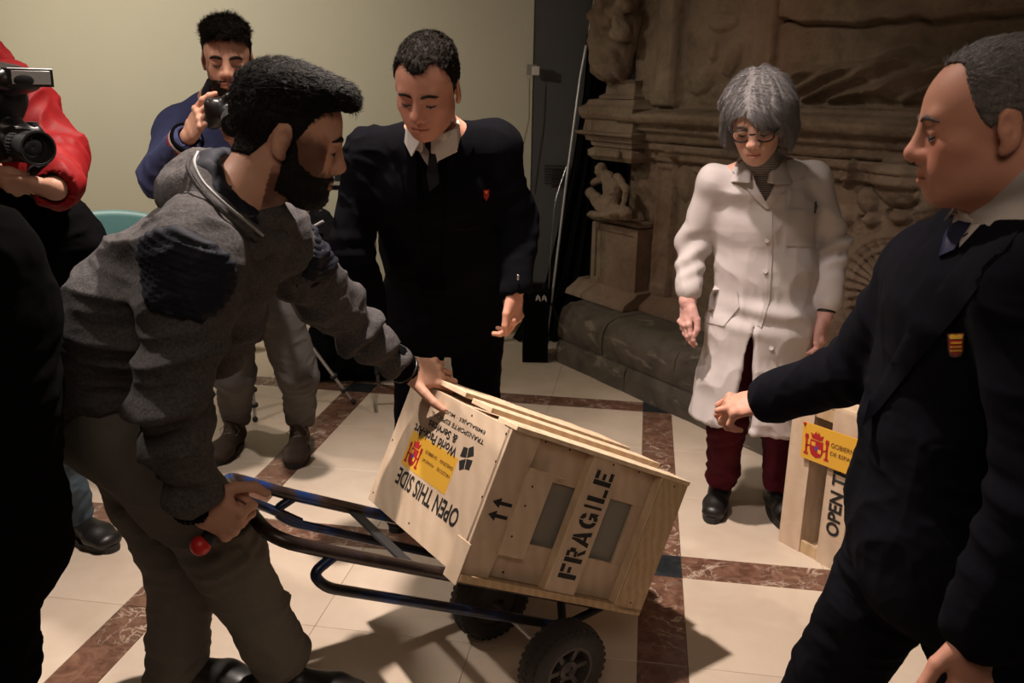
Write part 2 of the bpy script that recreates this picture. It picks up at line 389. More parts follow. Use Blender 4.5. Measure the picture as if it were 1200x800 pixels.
# stencil letters, cut from strokes, running up the plank
def stencil_word(word, o, u, w, h, wd, gap, parent):
    G = {'F': [(0, 0, .34, 1), (.42, .80, 1, 1), (.42, .42, .85, .6)], 'R': [(0, 0, .32, 1), (.40, .82, .78, 1), (.70, .55, 1, .86), (.40, .42, .8, .58), 'r'],
         'A': ['a'], 'G': ['g'], 'I': [(.3, 0, .7, 1)], 'L': [(0, 0, .34, 1), (.42, 0, 1, .2)], 'E': [(0, 0, .34, 1), (.42, .8, 1, 1), (.42, .41, .85, .59), (.42, 0, 1, .2)]}
    x = 0.
    for ch in word:
        cw = wd*(.45 if ch == 'I' else 1.12 if ch in 'AG' else 1.); b = MB()
        P = lambda poly: b.prism([(x+px*cw, py*h) for px, py in poly], o, u, w, np.cross(u, w), .0006)
        for g in G[ch]:
            if g == 'r': P([(.45, .38), (.68, .38), (1.04, 0), (.74, 0)])
            elif g == 'a': P([(0, 0), (.28, 0), (.48, .62), (.48, 1), (.36, 1)]); P([(.72, 0), (1, 0), (.64, 1), (.53, 1), (.53, .62)]); P([(.32, .2), (.68, .2), (.62, .36), (.38, .36)])
            elif g == 'g':
                P([(.46, 1), (.22, .92), (.04, .72), (0, .5), (.04, .28), (.22, .08), (.46, 0), (.46, .2), (.32, .3), (.28, .5), (.32, .7), (.46, .8)])
                P([(.54, 1), (.54, .8), (.68, .68), (.96, .72), (.8, .92)]); P([(.54, 0), (.8, .02), (.8, .1), (1, .0), (1, .5), (.56, .5), (.56, .34), (.74, .34), (.7, .24), (.54, .2)])
            else: P([(g[0], g[1]), (g[2], g[1]), (g[2], g[3]), (g[0], g[3])])
        b.build('stencil_letter', M['ink'], parent); x += cw+gap
stencil_word('FRAGILE', K(.333, .345, .0015), -KA, -KB, .06, .0375, .0065, crate)
# the two up arrows
for d in (.190, .222):
    b = MB(); b.prism([(0, -.0045), (.035, -.0045), (.035, -.013), (.058, 0), (.035, .013), (.035, .0045), (0, .0045)], K(d, .078, .0115), -KB, KA, -KC, .0005); b.build('arrow_mark', M['ink'], crate)
# printed side: text up = KA, reading direction = KC
fo = lambda d, c: K(d, -.0005, c)
text('lettering', 'OPEN THIS SIDE', fo(.249, .092), KC, KA, .047, .358, parent=crate, off=.022)
text('lettering', 'World Pack-Art', fo(.121, .205), KC, KA, .027, .25, parent=crate, off=.02)
text('lettering', '& Services', fo(.092, .225), KC, KA, .023, .165, parent=crate, off=.02)
text('lettering', 'TRANSPORTE ESPECIAL', fo(.069, .105), KC, KA, .012, .29, parent=crate, off=.008)
text('lettering', 'EMBALAJES · MUDANZAS', fo(.045, .115), KC, KA, .012, .31, parent=crate, off=.008)
b = MB()
for sx in (-1, 1):
    for sy in (-1, 1):
        b.prism([(sx*.002, sy*.002), (sx*.034, sy*.002) if 0 else (sx*.030, sy*.006), (sx*.022, sy*.030), (sx*.002, sy*.026)], fo(.131, .153), unit(KC*.9+KA*.3), unit(KA*.95-KC*.3), -KB, .0005)
b.build('diamond_logo', M['ink'], crate)
lab = kbox(.143, .241, -.0004, .0002, .187, .455).build('yellow_label', M['yellow'], crate)
crest('crest', K(.232, -.0006, .405), -KC, -KA, .078, crate)
for k, (s_, wd_) in enumerate((('GOBIERNO', .075), ('DE ESPAÑA', .075), ('MINISTERIO', .08), ('DE CULTURA', .08))):
    text('label_text', s_, K(.178+.022*(k % 2), -.0008, .350-(k//2)*.085), -KC, -KA, .009, wd_*.9, m='crest_dark', parent=crate)

# ------------------------------------------------------------------ hand truck
TO = KV+KA*.385; TE = -KB; TC = KC; TN = -KA
def T(x, y, h): return TO+TE*x+TC*y+TN*h        # towards the handle, across, up off the rails
truck = empty('hand_truck', T(-.40, .18, -.26), 'blue and black tubular two-wheeled hand truck under the tilted crate', 'hand truck')
R_ = .016
MB().tube(arc([T(-.55, .085, -.022), T(.30, .085, -.022), T(.44, .085, -.018), T(.47, .30, .0), T(.44, .50, -.012), T(.30, .50, -.022), T(-.55, .50, -.022)], .07), R_, 14).build('frame_tube', M['tube_worn'], truck, True, label='worn blue and brown bent steel tube frame')
MB().tube(arc([T(.285, .085, -.03), T(.325, .075, -.075), T(.28, .075, -.10), T(-.44, .085, -.10)], .05), .0125, 12).build('stair_skid', M['tube'], truck, True)
MB().tube(arc([T(.245, .50, -.03), T(.285, .50, -.075), T(.23, .50, -.095), T(-.44, .49, -.10)], .05), .0125, 12).build('stair_skid', M['tube'], truck, True)
MB().tube(arc([T(.455, .38, -.01), T(.40, .44, -.045), T(.30, .50, -.07), T(.2, .50, -.09)], .05), .0125, 12).build('handle_brace', M['tube'], truck, True)
for x in (.06, -.25, -.53):
    MB().obox(T(x-.02, .085, -.034), TE*.04, TC*.415, TN*.008).build('cross_bar', M['blackm'], truck)
MB().obox(T(-.60, .06, -.018), TE*.02, TC*.46, TN*.02).build('toe_plate', M['blackm'], truck)
AX = [np.array([.145, 1.922, 0]), np.array([-.051, 2.227, 0])]
WN = unit(AX[0]-AX[1]); ac = [a+np.array([0, 0, .121]) for a in AX]
MB().tube([ac[0]-WN*.02, ac[1]+WN*.02], .011, 12).build('axle', M['steel'], truck, True)
for y in (.085, .49):
    MB().tube([T(-.44, y, -.10), T(-.40, y, -.03)], .012, 10).build('axle_bracket', M['blackm'], truck, True)
    MB().tube([T(-.55, y, -.03), T(-.44, y, -.10), T(-.40, max(.1, min(y, .30)), -.16)], .011, 10).build('axle_bracket', M['blackm'], truck, True)
for k, c in enumerate(ac):
    n = WN if k == 0 else -WN
    b = MB(); prof = [(-.036, .070), (-.038, .080), (-.040, .098), (-.034, .112), (-.022, .119), (0, .121), (.022, .119), (.034, .112), (.040, .098), (.038, .080), (.036, .070)]
    b.lathe(c, n, prof+[prof[0]], 48, False); w = b.build('tyre', M['rubber'], truck, True)
    u = unit(np.cross(n, (0, 0, 1))); v = np.cross(n, u); tb = MB()
    for j in range(34):
        for row in (-1, 0, 1):
            a = 2*math.pi*(j+(.5 if row else 0))/34; rd = u*math.cos(a)+v*math.sin(a); tg = np.cross(n, rd)
            p = c+rd*(.1175 if row == 0 else .1115)+n*row*.026
            sk = .35*row
            tb.obox(p-tg*.006-n*.008+rd*0, tg*.012+n*sk*.006, n*.016, rd*.005)
    tb.build('tread_blocks', M['rubber'], w, kind='stuff')
    r = MB().lathe(c, n, [(-.03, .02), (-.03, .070), (.030, .0715), (.036, .070), (.036, .063), (.006, .058), (.002, .030), (.028, .026), (.032, .014), (.024, .010)], 32).build('wheel_rim', M['rim'], truck, True)
    for j in range(6):
        a = 2*math.pi*j/6; rd = u*math.cos(a)+v*math.sin(a); tg = np.cross(n, rd)
        MB().obox(c+rd*.024-tg*.007+n*.010, rd*.040, tg*.014, n*.014).build('spoke', M['rim'], r)

# ------------------------------------------------------------------ organic shapes: distance fields turned into meshes
I3 = np.eye(3)
class Field:
    def __init__(s, lo, hi, h):
        s.lo = np.array(lo, float); s.h = h; s.n = np.ceil((np.array(hi)-s.lo)/h).astype(int)+1
        s.D = np.full(s.n, .08, np.float32)
        s.ax = [(s.lo[i]+h*np.arange(s.n[i])).astype(np.float32) for i in range(3)]
    def _blk(s, lo, hi):
        a = np.maximum(np.floor((np.array(lo)-s.lo)/s.h).astype(int), 0); b = np.minimum(np.ceil((np.array(hi)-s.lo)/s.h).astype(int)+1, s.n)
        if (b <= a).any(): return None, None
        sl = tuple(slice(a[i], b[i]) for i in range(3))
        g = [s.ax[0][sl[0]][:, None, None], s.ax[1][sl[1]][None, :, None], s.ax[2][sl[2]][None, None, :]]
        return sl, g
    def _comb(s, sl, d, k, sub, bound=None):
        D = s.D[sl]
        if sub: A, B = D, -d; h = np.maximum(k-np.abs(A-B), 0); s.D[sl] = np.maximum(A, B)+h*h*(.25/k)
        else: h = np.maximum(k-np.abs(D-d), 0); s.D[sl] = np.minimum(D, d)-h*h*(.25/k)
    def ell(s, c, r, R=I3, k=.01, sub=False):
        c = np.array(c, float); r = np.array(r, float) if hasattr(r, '__len__') else np.array([r]*3, float)
        ext = np.sqrt(((R*r)**2).sum(1)) if R is not I3 else r; m = k+2*s.h+.004
        sl, g = s._blk(c-ext-m, c+ext+m)
        if sl is None: return s
        x = [g[i]-np.float32(c[i]) for i in range(3)]
        if R is I3: l = x
        else: l = [x[0]*np.float32(R[0, j])+x[1]*np.float32(R[1, j])+x[2]*np.float32(R[2, j]) for j in range(3)]
        r = r.astype(np.float32)
        k0 = np.sqrt((l[0]/r[0])**2+(l[1]/r[1])**2+(l[2]/r[2])**2); k1 = np.sqrt((l[0]/r[0]**2)**2+(l[1]/r[1]**2)**2+(l[2]/r[2]**2)**2)+1e-6
        s._comb(sl, k0*(k0-1)/k1, k, sub); return s
    def seg(s, a, b, ra, rb=None, side=None, k=.01, sub=False, flat=False):
        "tapering limb from a to b; radii may be (across side, the other way)"
        a = np.array(a, float); b = np.array(b, float); rb = ra if rb is None else rb
        ra = (ra, ra) if not hasattr(ra, '__len__') else ra; rb = (rb, rb) if not hasattr(rb, '__len__') else rb
        mr = max(ra+rb) if isinstance(ra, tuple) and isinstance(rb, tuple) else max(list(ra)+list(rb)); m = mr+k+2*s.h+.004
        sl, g = s._blk(np.minimum(a, b)-m, np.maximum(a, b)+m)
        if sl is None: return s
        L = np.linalg.norm(b-a)+1e-9; w = (b-a)/L
        sd = np.array(side if side is not None else ((1, 0, 0) if abs(w[0]) < .8 else (0, 1, 0)), float); sd = sd-w*(sd@w); sd /= np.linalg.norm(sd)+1e-9; f = np.cross(w, sd)
        x = [g[i]-np.float32(a[i]) for i in range(3)]
        dot = lambda v: x[0]*np.float32(v[0])+x[1]*np.float32(v[1])+x[2]*np.float32(v[2])
        q = dot(w); t = np.clip(q/L, 0, 1); e = q-t*L
        if flat: e = e*1.
        if ra[0] == ra[1] and rb[0] == rb[1]:
            r = ra[0]+(rb[0]-ra[0])*t; ps = dot(sd); pf = dot(f); d = np.sqrt(ps*ps+pf*pf+e*e)-r
        else:
            rs = ra[0]+(rb[0]-ra[0])*t; rf = ra[1]+(rb[1]-ra[1])*t; re = np.minimum(rs, rf)
            ps = dot(sd)/rs; pf = dot(f)/rf; pe = e/re
            k0 = np.sqrt(ps*ps+pf*pf+pe*pe); k1 = np.sqrt((ps/rs)**2+(pf/rf)**2+(pe/re)**2)+1e-6; d = k0*(k0-1)/k1
        if flat: d = np.maximum(d, np.maximum(-q, q-L))
        s._comb(sl, d.astype(np.float32), k, sub); return s
    def chain(s, pts, rad, side=None, k=.02, sub=False):
        for i in range(len(pts)-1): s.seg(pts[i], pts[i+1], rad[i], rad[i+1], side, k, sub)
        return s
    def plane(s, p, n, k=.004):
        "cut away what lies beyond the plane through p with outward normal n"
        p = np.array(p, float); n = unit(n); d = (s.ax[0][:, None, None]-p[0])*n[0]+(s.ax[1][None, :, None]-p[1])*n[1]+(s.ax[2][None, None, :]-p[2])*n[2]
        s.D = np.maximum(s.D, d.astype(np.float32)); return s
    def hollow(s, th):
        s.D = np.maximum(s.D, -(s.D+th)); return s
    def minus(s, F): s.D = np.maximum(s.D, -F.D); return s
    def mesh(s):
        D = s.D; S = D < 0; nx, ny, nz = [q-1 for q in D.shape]
        D[0], D[-1] = .08, .08; D[:, 0], D[:, -1] = .08, .08; D[:, :, 0], D[:, :, -1] = .08, .08; S = D < 0
        cnt = np.zeros((nx, ny, nz), np.uint8)
        for i in (0, 1):
            for j in (0, 1):
                for k in (0, 1): cnt += S[i:i+nx, j:j+ny, k:k+nz]
        ci, cj, ck = np.nonzero((cnt > 0) & (cnt < 8)); N = len(ci)
        idx = np.full((nx, ny, nz), -1, np.int32); idx[ci, cj, ck] = np.arange(N)
        P = np.zeros((N, 3)); W = np.zeros(N)
        for ax in range(3):
            for u in (0, 1):
                for v in (0, 1):
                    o = [0, 0, 0]; o[(ax+1) % 3] = u; o[(ax+2) % 3] = v; e = [0, 0, 0]; e[ax] = 1
                    d0 = D[ci+o[0], cj+o[1], ck+o[2]]; d1 = D[ci+o[0]+e[0], cj+o[1]+e[1], ck+o[2]+e[2]]
                    m = (d0 < 0) != (d1 < 0); t = d0/(d0-d1+1e-12)
                    q = np.empty((N, 3)); q[:] = o; q[:, ax] += t
                    P[m] += q[m]; W += m
        P = (P/W[:, None]+np.stack([ci, cj, ck], 1))*s.h+s.lo
        F = []
        for ax in range(3):
            A = np.moveaxis(S, ax, 0); a0 = A[:-1, 1:-1, 1:-1]; a1 = A[1:, 1:-1, 1:-1]
            I = np.moveaxis(idx, ax, 0)
            for pos in (True, False):
                q = np.nonzero((a0 != a1) & (a0 == pos))
                if not len(q[0]): continue
                i, j, k = q[0], q[1]+1, q[2]+1
                # remaining axes after moveaxis keep ascending order
                c = [I[i, j-1, k-1], I[i, j, k-1], I[i, j, k], I[i, j-1, k]]
                flip = (ax == 1)
                if pos == flip: c = c[::-1]
                F.append(np.stack(c, 1))
        F = np.concatenate(F) if F else np.zeros((0, 4), int)
        return P, F[(F >= 0).all(1)]
def vnormals(P, F):
    n = np.cross(P[F[:, 2]]-P[F[:, 0]], P[F[:, 3]]-P[F[:, 1]]); N = np.zeros_like(P)
    for k in range(4): np.add.at(N, F[:, k], n)
    return N/(np.linalg.norm(N, axis=1, keepdims=True)+1e-12)
_rng = np.random.default_rng(5); _tab = _rng.random((32, 32, 32)).astype(np.float32)*2-1
def vnoise(P, s=1., seed=0.):
    q = np.asarray(P)*s+seed*7.31; i = np.floor(q).astype(int); f = q-i; f = f*f*(3-2*f); out = 0
    for a in (0, 1):
        for b in (0, 1):
            for c in (0, 1):
                w = (f[:, 0] if a else 1-f[:, 0])*(f[:, 1] if b else 1-f[:, 1])*(f[:, 2] if c else 1-f[:, 2])
                out = out+w*_tab[(i[:, 0]+a) % 32, (i[:, 1]+b) % 32, (i[:, 2]+c) % 32]
    return out
def folds(P, s, amp, seed=0., st=(1, 1, 1), sharp=1.):
    "cloth folds: ridged, warped noise"
    P = P*np.array(st); w = np.stack([vnoise(P, s*.5, seed+k) for k in (1, 2, 3)], 1)*.9/s
    r = 1-2.4*np.abs(vnoise(P+w, s, seed))**.8; r2 = 1-2.4*np.abs(vnoise(P+w, s*2.3, seed+5))**.8; r3 = 1-2.4*np.abs(vnoise(P+w*.5, s*5., seed+9)); return amp*(.8*r+.45*r2+.13*r3)
def npmesh(name, P, F, m=None, parent=None, col=None, smooth=True):
    me = bpy.data.meshes.new(name); me.vertices.add(len(P)); me.vertices.foreach_set('co', P.astype(np.float32).ravel())
    me.loops.add(F.size); me.loops.foreach_set('vertex_index', F.astype(np.int32).ravel())
    me.polygons.add(len(F)); me.polygons.foreach_set('loop_start', np.arange(0, F.size, F.shape[1], dtype=np.int32))
    me.update(calc_edges=True)
    if col is not None:
        a = me.color_attributes.new('Col', 'FLOAT_COLOR', 'POINT'); c = np.ones((len(P), 4), np.float32); c[:, :3] = col; a.data.foreach_set('color', c.ravel())
    o = link(name, me, m, parent, smooth); return o
def fmesh(F, name, m=None, parent=None, disp=None, col=None, label=None, it=0):
    P, Q = F.mesh()
    if it:
        E = np.concatenate([Q[:, [0, 1]], Q[:, [1, 2]], Q[:, [2, 3]], Q[:, [3, 0]]])
        for _ in range(it):
            A = np.zeros_like(P); c = np.zeros(len(P)); np.add.at(A, E[:, 0], P[E[:, 1]]); np.add.at(c, E[:, 0], 1); np.add.at(A, E[:, 1], P[E[:, 0]]); np.add.at(c, E[:, 1], 1)
            P = P*.5+.5*A/c[:, None]
    cc = col(P) if callable(col) else col
    if disp is not None: P = P+vnormals(P, Q)*disp(P)[:, None]
    o = npmesh(name, P, Q, m, parent, cc)
    if label: o['label'] = label
    return o

def frame(fwd, up=(0, 0, 1), roll=0.):
    "columns: the person's left, forward, up"
    f = unit(fwd); l = unit(np.cross(up, f)); u = np.cross(f, l)
    if roll: l, u = l*math.cos(roll)+u*math.sin(roll), u*math.cos(roll)-l*math.sin(roll)
    return np.stack([l, f, u], 1)
def head_dir(yaw_deg, pitch_deg):
    "yaw: 0 looks along +X, 90 along +Y; pitch positive looks down"
    a, p = math.radians(yaw_deg), math.radians(pitch_deg); f = np.array([math.cos(p)*math.cos(a), math.cos(p)*math.sin(a), -math.sin(p)])
    return f, np.array([math.sin(p)*math.cos(a), math.sin(p)*math.sin(a), math.cos(p)])
class Head:
    def __init__(s, o, yaw, pitch, roll=0., sc_=1., nose=1., fat=1.):
        f, u = head_dir(yaw, pitch); s.R = frame(f, u, math.radians(roll)); s.o = np.array(o, float); s.s = sc_; s.nose = nose; s.fat = fat
    def p(s, x, y, z): return s.o+s.R@(np.array([x, y, z])*s.s)
    def loc(s, P): return (P-s.o)@s.R/s.s
    def E(s, F, c, r, k=.01, sub=False, R=None):
        F.ell(s.p(*c), np.array(r)*s.s, s.R if R is None else s.R@R, k*s.s, sub)
    def S(s, F, a, b, ra, rb=None, k=.01, sub=False, side=None):
        sc = lambda r: tuple(q*s.s for q in r) if hasattr(r, '__len__') else r*s.s
        F.seg(s.p(*a), s.p(*b), sc(ra), None if rb is None else sc(rb), None if side is None else s.R@np.array(side), k*s.s, sub)
    def build(s, F, lids=True, jaw=1.):
        E, S = s.E, s.S; w = s.fat
        E(F, (0, -.014, .040), (.074, .094, .084), .02); E(F, (0, .030, .030), (.064, .062, .060), .03)
        E(F, (0, .030, -.030), (.059*w, .062, .070), .03)
        for x in (-1, 1):
            E(F, (x*.040*w, .010, -.058), (.020, .036, .032), .03)          # jaw corner
            E(F, (x*.044, .056, -.018), (.020, .022, .018), .022)           # cheekbone
            E(F, (x*.030*w, .064, -.046), (.020, .020, .022), .02)
        E(F, (0, .070, -.088), (.022*jaw, .017, .017), .024); E(F, (0, .050, -.080), (.040*w, .034, .026), .03)
        S(F, (-.036, .078, .024), (.036, .078, .024), .0115, .0115, .016)   # brow
        E(F, (0, .076, -.055), (.027, .020, .024), .02)                     # muzzle
        for x in (-1, 1):
            E(F, (x*.033, .098, .004), (.0185, .016, .0115), .012, True)    # eye socket
            E(F, (x*.032, .0755, .0035), (.0135, .0135, .0125), .004)       # eyeball under its lid
            S(F, (x*.020, .088, .006), (x*.044, .082, .007), .0035, .003, .005)   # upper lid fold
            S(F, (x*.022, .086, -.006), (x*.042, .081, -.006), .003, .0025, .005)  # lower lid
        n = s.nose
        S(F, (0, .088, .018), (0, .090+.014*n, -.022), .0080, .0115, .012); E(F, (0, .090+.015*n, -.0265), (.0125, .0125, .0105), .010); E(F, (0, .092, -.034), (.010, .014, .008), .010)
        for x in (-1, 1):
            E(F, (x*.0135, .095, -.030), (.0080, .013, .0085), .008)
        S(F, (-.019, .088, -.060), (0, .0965, -.0565), .0052, .0062, .005); S(F, (.019, .088, -.060), (0, .0965, -.0565), .0052, .0062, .005)
        S(F, (-.017, .087, -.066), (0, .0945, -.068), .0055, .0075, .005); S(F, (.017, .087, -.066), (0, .0945, -.068), .0055, .0075, .005)
        S(F, (-.024, .088, -.0625), (0, .1025, -.0620), .0014, .0016, .002, True); S(F, (.024, .088, -.0625), (0, .1025, -.0620), .0014, .0016, .002, True)
        for x in (-1, 1):                                                   # ears
            R = np.array(Matrix.Rotation(math.radians(x*-22), 3, 'Z') @ Matrix.Rotation(math.radians(-12), 3, 'X'))
            E(F, (x*.076, -.006, -.002), (.0080, .0175, .030), .006, R=R); E(F, (x*.084, -.004, .004), (.007, .0115, .019), .005, True, R=R)
            E(F, (x*.079, -.002, -.004), (.005, .006, .009), .005, R=R); E(F, (x*.075, .0, -.028), (.006, .009, .009), .006)
def finger(F, base, d, n, s_, L, curl, r, k=.004):
    "three joints bending from d towards the palm side n; s_ is the sideways axis"
    p = np.array(base, float); a = 0; seg = (L*.45, L*.30, L*.25); rr = (r, r*.93, r*.84, r*.72)
    for i in range(3):
        a += math.radians(curl[i]); q = p+(d*math.cos(a)+n*math.sin(a))*seg[i]
        F.seg(p, q, rr[i], rr[i+1], None, k); F.ell(p, rr[i]*1.08, I3, .003); p = q
    return p
def hand(F, wrist, d, n, thumb, curls=((25, 35, 25),)*4, spread=6, tdir=None, tcurl=(20, 25), sc_=1., wr=.027):
    """wrist: joint; d: towards the fingers; n: the palm looks this way; thumb: +1/-1 which side of d x n it leaves"""
    d = unit(d); n = unit(n-d*(np.dot(n, d))); s_ = np.cross(d, n)*thumb; W = np.array(wrist, float); c = sc_
    F.seg(W, W+d*.030*c, (.026*c, .018*c), (.034*c, .015*c), s_, .012)
    F.seg(W+d*.030*c, W+d*.082*c, (.036*c, .0150*c), (.040*c, .0125*c), s_, .010)
    F.seg(W+d*.018*c+s_*.018*c+n*.006*c, W+d*.052*c+s_*.030*c+n*.008*c, .015*c, .013*c, None, .012)
    for i, (o, L, cu) in enumerate(zip((.031, .0105, -.0105, -.030), (.076, .084, .078, .062), curls if len(curls) == 4 else curls*4)):
        sp = math.radians((1.5-i)*spread); dd = unit(d*math.cos(sp)+s_*math.sin(sp))
        base = W+d*(.083, .089, .086, .078)[i]*c+s_*o*c-n*.002*c
        F.ell(base-n*.004*c, .0095*c, I3, .008)
        finger(F, base, dd, n, s_, L*c, cu, (.0088, .0090, .0086, .0077)[i]*c)
    td = unit(tdir) if tdir is not None else unit(d*.62+s_*.68+n*.38)
    b0 = W+d*.024*c+s_*.028*c+n*.006*c; b1 = b0+td*.042*c; ax = unit(np.cross(td, d)) if np.linalg.norm(np.cross(td, d)) > .05 else n
    t2 = unit(td*math.cos(math.radians(tcurl[0]))+np.cross(ax, td)*math.sin(math.radians(tcurl[0]))); b2 = b1+t2*.034*c
    a2 = math.radians(tcurl[0]+tcurl[1]); t3 = unit(td*math.cos(a2)+np.cross(ax, td)*math.sin(a2)); b3 = b2+t3*.026*c
    F.seg(b0, b1, .0135*c, .0112*c, None, .010); F.seg(b1, b2, .0110*c, .0098*c, None, .004); F.seg(b2, b3, .0098*c, .0078*c, None, .004)
    return b3
def skin_mat(name, base):
    t = NT(name); c = t.node('ShaderNodeVertexColor', layer_name='Col').outputs[0]; n = t.noise(t.coord(), 55, 4, .6); n2 = t.noise(t.coord(), 420, 2)
    col = t.mix(1., c, base, 'MULTIPLY'); col = t.mix(t.math('MULTIPLY', n, .22), col, (base[0]*.80, base[1]*.52, base[2]*.48))
    t.bump(n2, .08, .0008); t.set(t.b, 'Subsurface Weight', .12); t.set(t.b, 'Subsurface Radius', (.012, .004, .002)); t.set(t.b, 'Subsurface Scale', 1.)
    return t.fin(col, .54, 0, .32)
def sstep(a, b, x): t = np.clip((x-a)/(b-a), 0, 1); return t*t*(3-2*t)
def face_color(hd, beard=0., shade=(.16, .12, .11), lips=(.80, .50, .48), brow=.85, flush=.15, goatee=False, hairline=None, browc=(.10, .075, .06)):
    def fn(P):
        L = hd.loc(P); x, y, z = np.abs(L[:, 0]), L[:, 1], L[:, 2]; C = np.ones((len(P), 3)); near = (np.abs(L).max(1) < .16)
        wob = vnoise(L, 140.)*.004
        def put(m, c):
            m = (m*near)[:, None]; C[:] = C*(1-m)+np.array(c)*m
        put(flush*np.exp(-(((x-.040)/.022)**2+((z+.022)/.022)**2))*(y > .03), (1.0, .62, .56)); put(.3*np.exp(-((x/.014)**2+((z+.028)/.014)**2))*(y > .09), (1., .60, .55))
        put(np.exp(-(((z+.061)/.0068)**2))*sstep(.024, .018, x)*(y > .080), lips)
        put(np.exp(-(((z+.0622)/.0014)**2))*sstep(.025, .020, x)*(y > .080)*.75, (.32, .13, .12))
        put(brow*np.exp(-(((z-.0245+(x-.03)**2*4+wob)/.0042)**2))*sstep(.010, .016, x)*sstep(.052, .044, x)*(y > .05), browc)
        put(.85*np.exp(-(((z+.0035-wob*.3)/.0016)**2))*sstep(.018, .022, x)*sstep(.047, .042, x)*(y > .06), (.10, .06, .05))
        put(.25*np.exp(-(((z+.008)/.008)**2+((x-.032)/.014)**2))*(y > .06), (.62, .42, .40))
        if beard:
            b = sstep(-.030, -.050, z+wob*2+.25*(np.clip(.075-y, 0, .06)))*sstep(-.145, -.115, z)
            side = sstep(.045, .056, x)*sstep(.032, .0, z-.0+wob)*(y < .075)*sstep(-.01, .012, y)
            mus = np.exp(-(((z+.047)/.007)**2))*sstep(.034, .026, x)*(y > .08)
            lip = np.exp(-(((z+.061)/.0085)**2))*sstep(.023, .017, x)*(y > .080)
            m = np.maximum(np.maximum(b*(1-.0*lip), side), mus)*(1-lip); m *= (z < .03)*(y > -.012)
            put(np.clip(m, 0, 1)*beard, shade)
        if hairline is not None: put(hairline(L)*near, shade)
        return C
    return fn
def cap(hd, grow, region, h=.003, ears=False, lo=-.16, seed=0., extra=None):
    "hair or beard: the head's own surface grown outward where region(L) < 0 (L in the head's own frame)"
    F = Field(*bounds_([hd.o], .19*hd.s), h); hh = Head.__new__(Head); hh.__dict__.update(hd.__dict__)
    E, S = hd.E, hd.S
    E(F, (0, -.014, .040), (.074, .094, .084), .02); E(F, (0, .030, .030), (.064, .062, .060), .03); E(F, (0, .030, -.030), (.059*hd.fat, .062, .070), .03)
    for x in (-1, 1):
        E(F, (x*.040*hd.fat, .010, -.058), (.020, .036, .032), .03); E(F, (x*.030*hd.fat, .064, -.046), (.020, .020, .022), .02)
    E(F, (0, .070, -.088), (.022, .017, .017), .024); E(F, (0, .050, -.080), (.040*hd.fat, .034, .026), .03); E(F, (0, .076, -.055), (.027, .020, .024), .02)
    S(F, (0, -.030, -.055), (0, -.05, -.14), .054, .056, .025)
    if extra: extra(F)
    X = np.stack(np.meshgrid(*[a.astype(np.float64) for a in F.ax], indexing='ij'), -1).reshape(-1, 3); L = hd.loc(X)
    phi = np.degrees(np.arctan2(np.abs(L[:, 0]), L[:, 1]+.005)); g = grow(L, phi)*hd.s
    D = F.D.reshape(-1).astype(np.float64); D = np.maximum(D-g, region(L, phi)*hd.s); D = np.maximum(D, -(F.D.reshape(-1)+.010))
    F.D = D.reshape(F.D.shape).astype(np.float32); return F
def bounds_(pts, m): p = np.array([q for q in pts]); return p.min(0)-m, p.max(0)+m
HL = dict(std=([0, 25, 45, 58, 66, 74, 84, 98, 112, 135, 180], [.078, .076, .066, .050, .020, -.004, .014, .026, -.010, -.044, -.052]))
def hairline(key, dz=0.):
    a, z = HL[key] if isinstance(key, str) else key
    return lambda L, phi: (np.interp(phi, a, z)+dz-L[:, 2]+vnoise(L, 160.)*.0022)
def beardline(full=1.):
    def fn(L, phi):
        up = np.interp(phi, [0, 14, 24, 40, 60, 70, 80], [-.0455, -.046, -.047, -.046, -.032, -.0, .015])
        d = L[:, 2]-up+vnoise(L, 150.)*.002
        mouth = .0085-np.sqrt((L[:, 2]+.062)**2+(np.maximum(np.abs(L[:, 0])-.016, 0))**2); d = np.maximum(d, np.where(L[:, 1] > .05, mouth, -1))
        d = np.maximum(d, (phi-82)*.0012); d = np.maximum(d, (-.118-L[:, 2])); return d
    return fn

# ------------------------------------------------------------------ people: shared pieces
from mathutils.bvhtree import BVHTree
from mathutils.geometry import delaunay_2d_cdt
M['skin'] = skin_mat('skin', (.56, .315, .22)); M['skin_pale'] = skin_mat('skin_pale', (.60, .36, .27)); M['skin_red'] = skin_mat('skin_ruddy', (.58, .29, .205))
M['glove'] = skin_mat('thin_glove', (.62, .36, .32))
M['fleece'] = cloth('grey_fleece', (.010, .0095, .011), (.155, .143, .143), 170, .97, .8, .0)
M['navy_rib'] = cloth('navy_quilting', (.008, .009, .016), (.013, .015, .025), 200, .7, .2)
M['suit'] = cloth('black_suit', (.0030, .0030, .0042), (.0060, .0060, .0085), 500, 1., .12, 0, .05)
M['suit2'] = cloth('dark_navy_suit', (.0048, .0048, .0075), (.0095, .0095, .0145), 500, 1., .12, 0, .06)
M['sweater'] = cloth('black_sweater', (.0025, .0025, .003), (.005, .005, .006), 300, 1., .3, 0, .04)
M['shirt'] = cloth('white_shirt', (.55, .50, .47), (.62, .57, .54), 300, .8, .1)
M['tie'] = cloth('dark_tie', (.006, .006, .010), (.012, .012, .02), 400, .5, .1); M['tie_navy'] = cloth('navy_tie', (.008, .010, .035), (.014, .018, .06), 300, .5, .1)
M['coat'] = cloth('white_cotton', (.52, .47, .46), (.60, .55, .54), 420, .85, .12)
M['chino'] = cloth('olive_grey_trousers', (.105, .095, .082), (.165, .150, .130), 380, .92, .2)
M['greytr'] = cloth('grey_trousers', (.085, .078, .072), (.125, .115, .108), 380, .92, .2)
M['jeans'] = cloth('blue_jeans', (.055, .085, .115), (.11, .15, .19), 350, .92, .25)
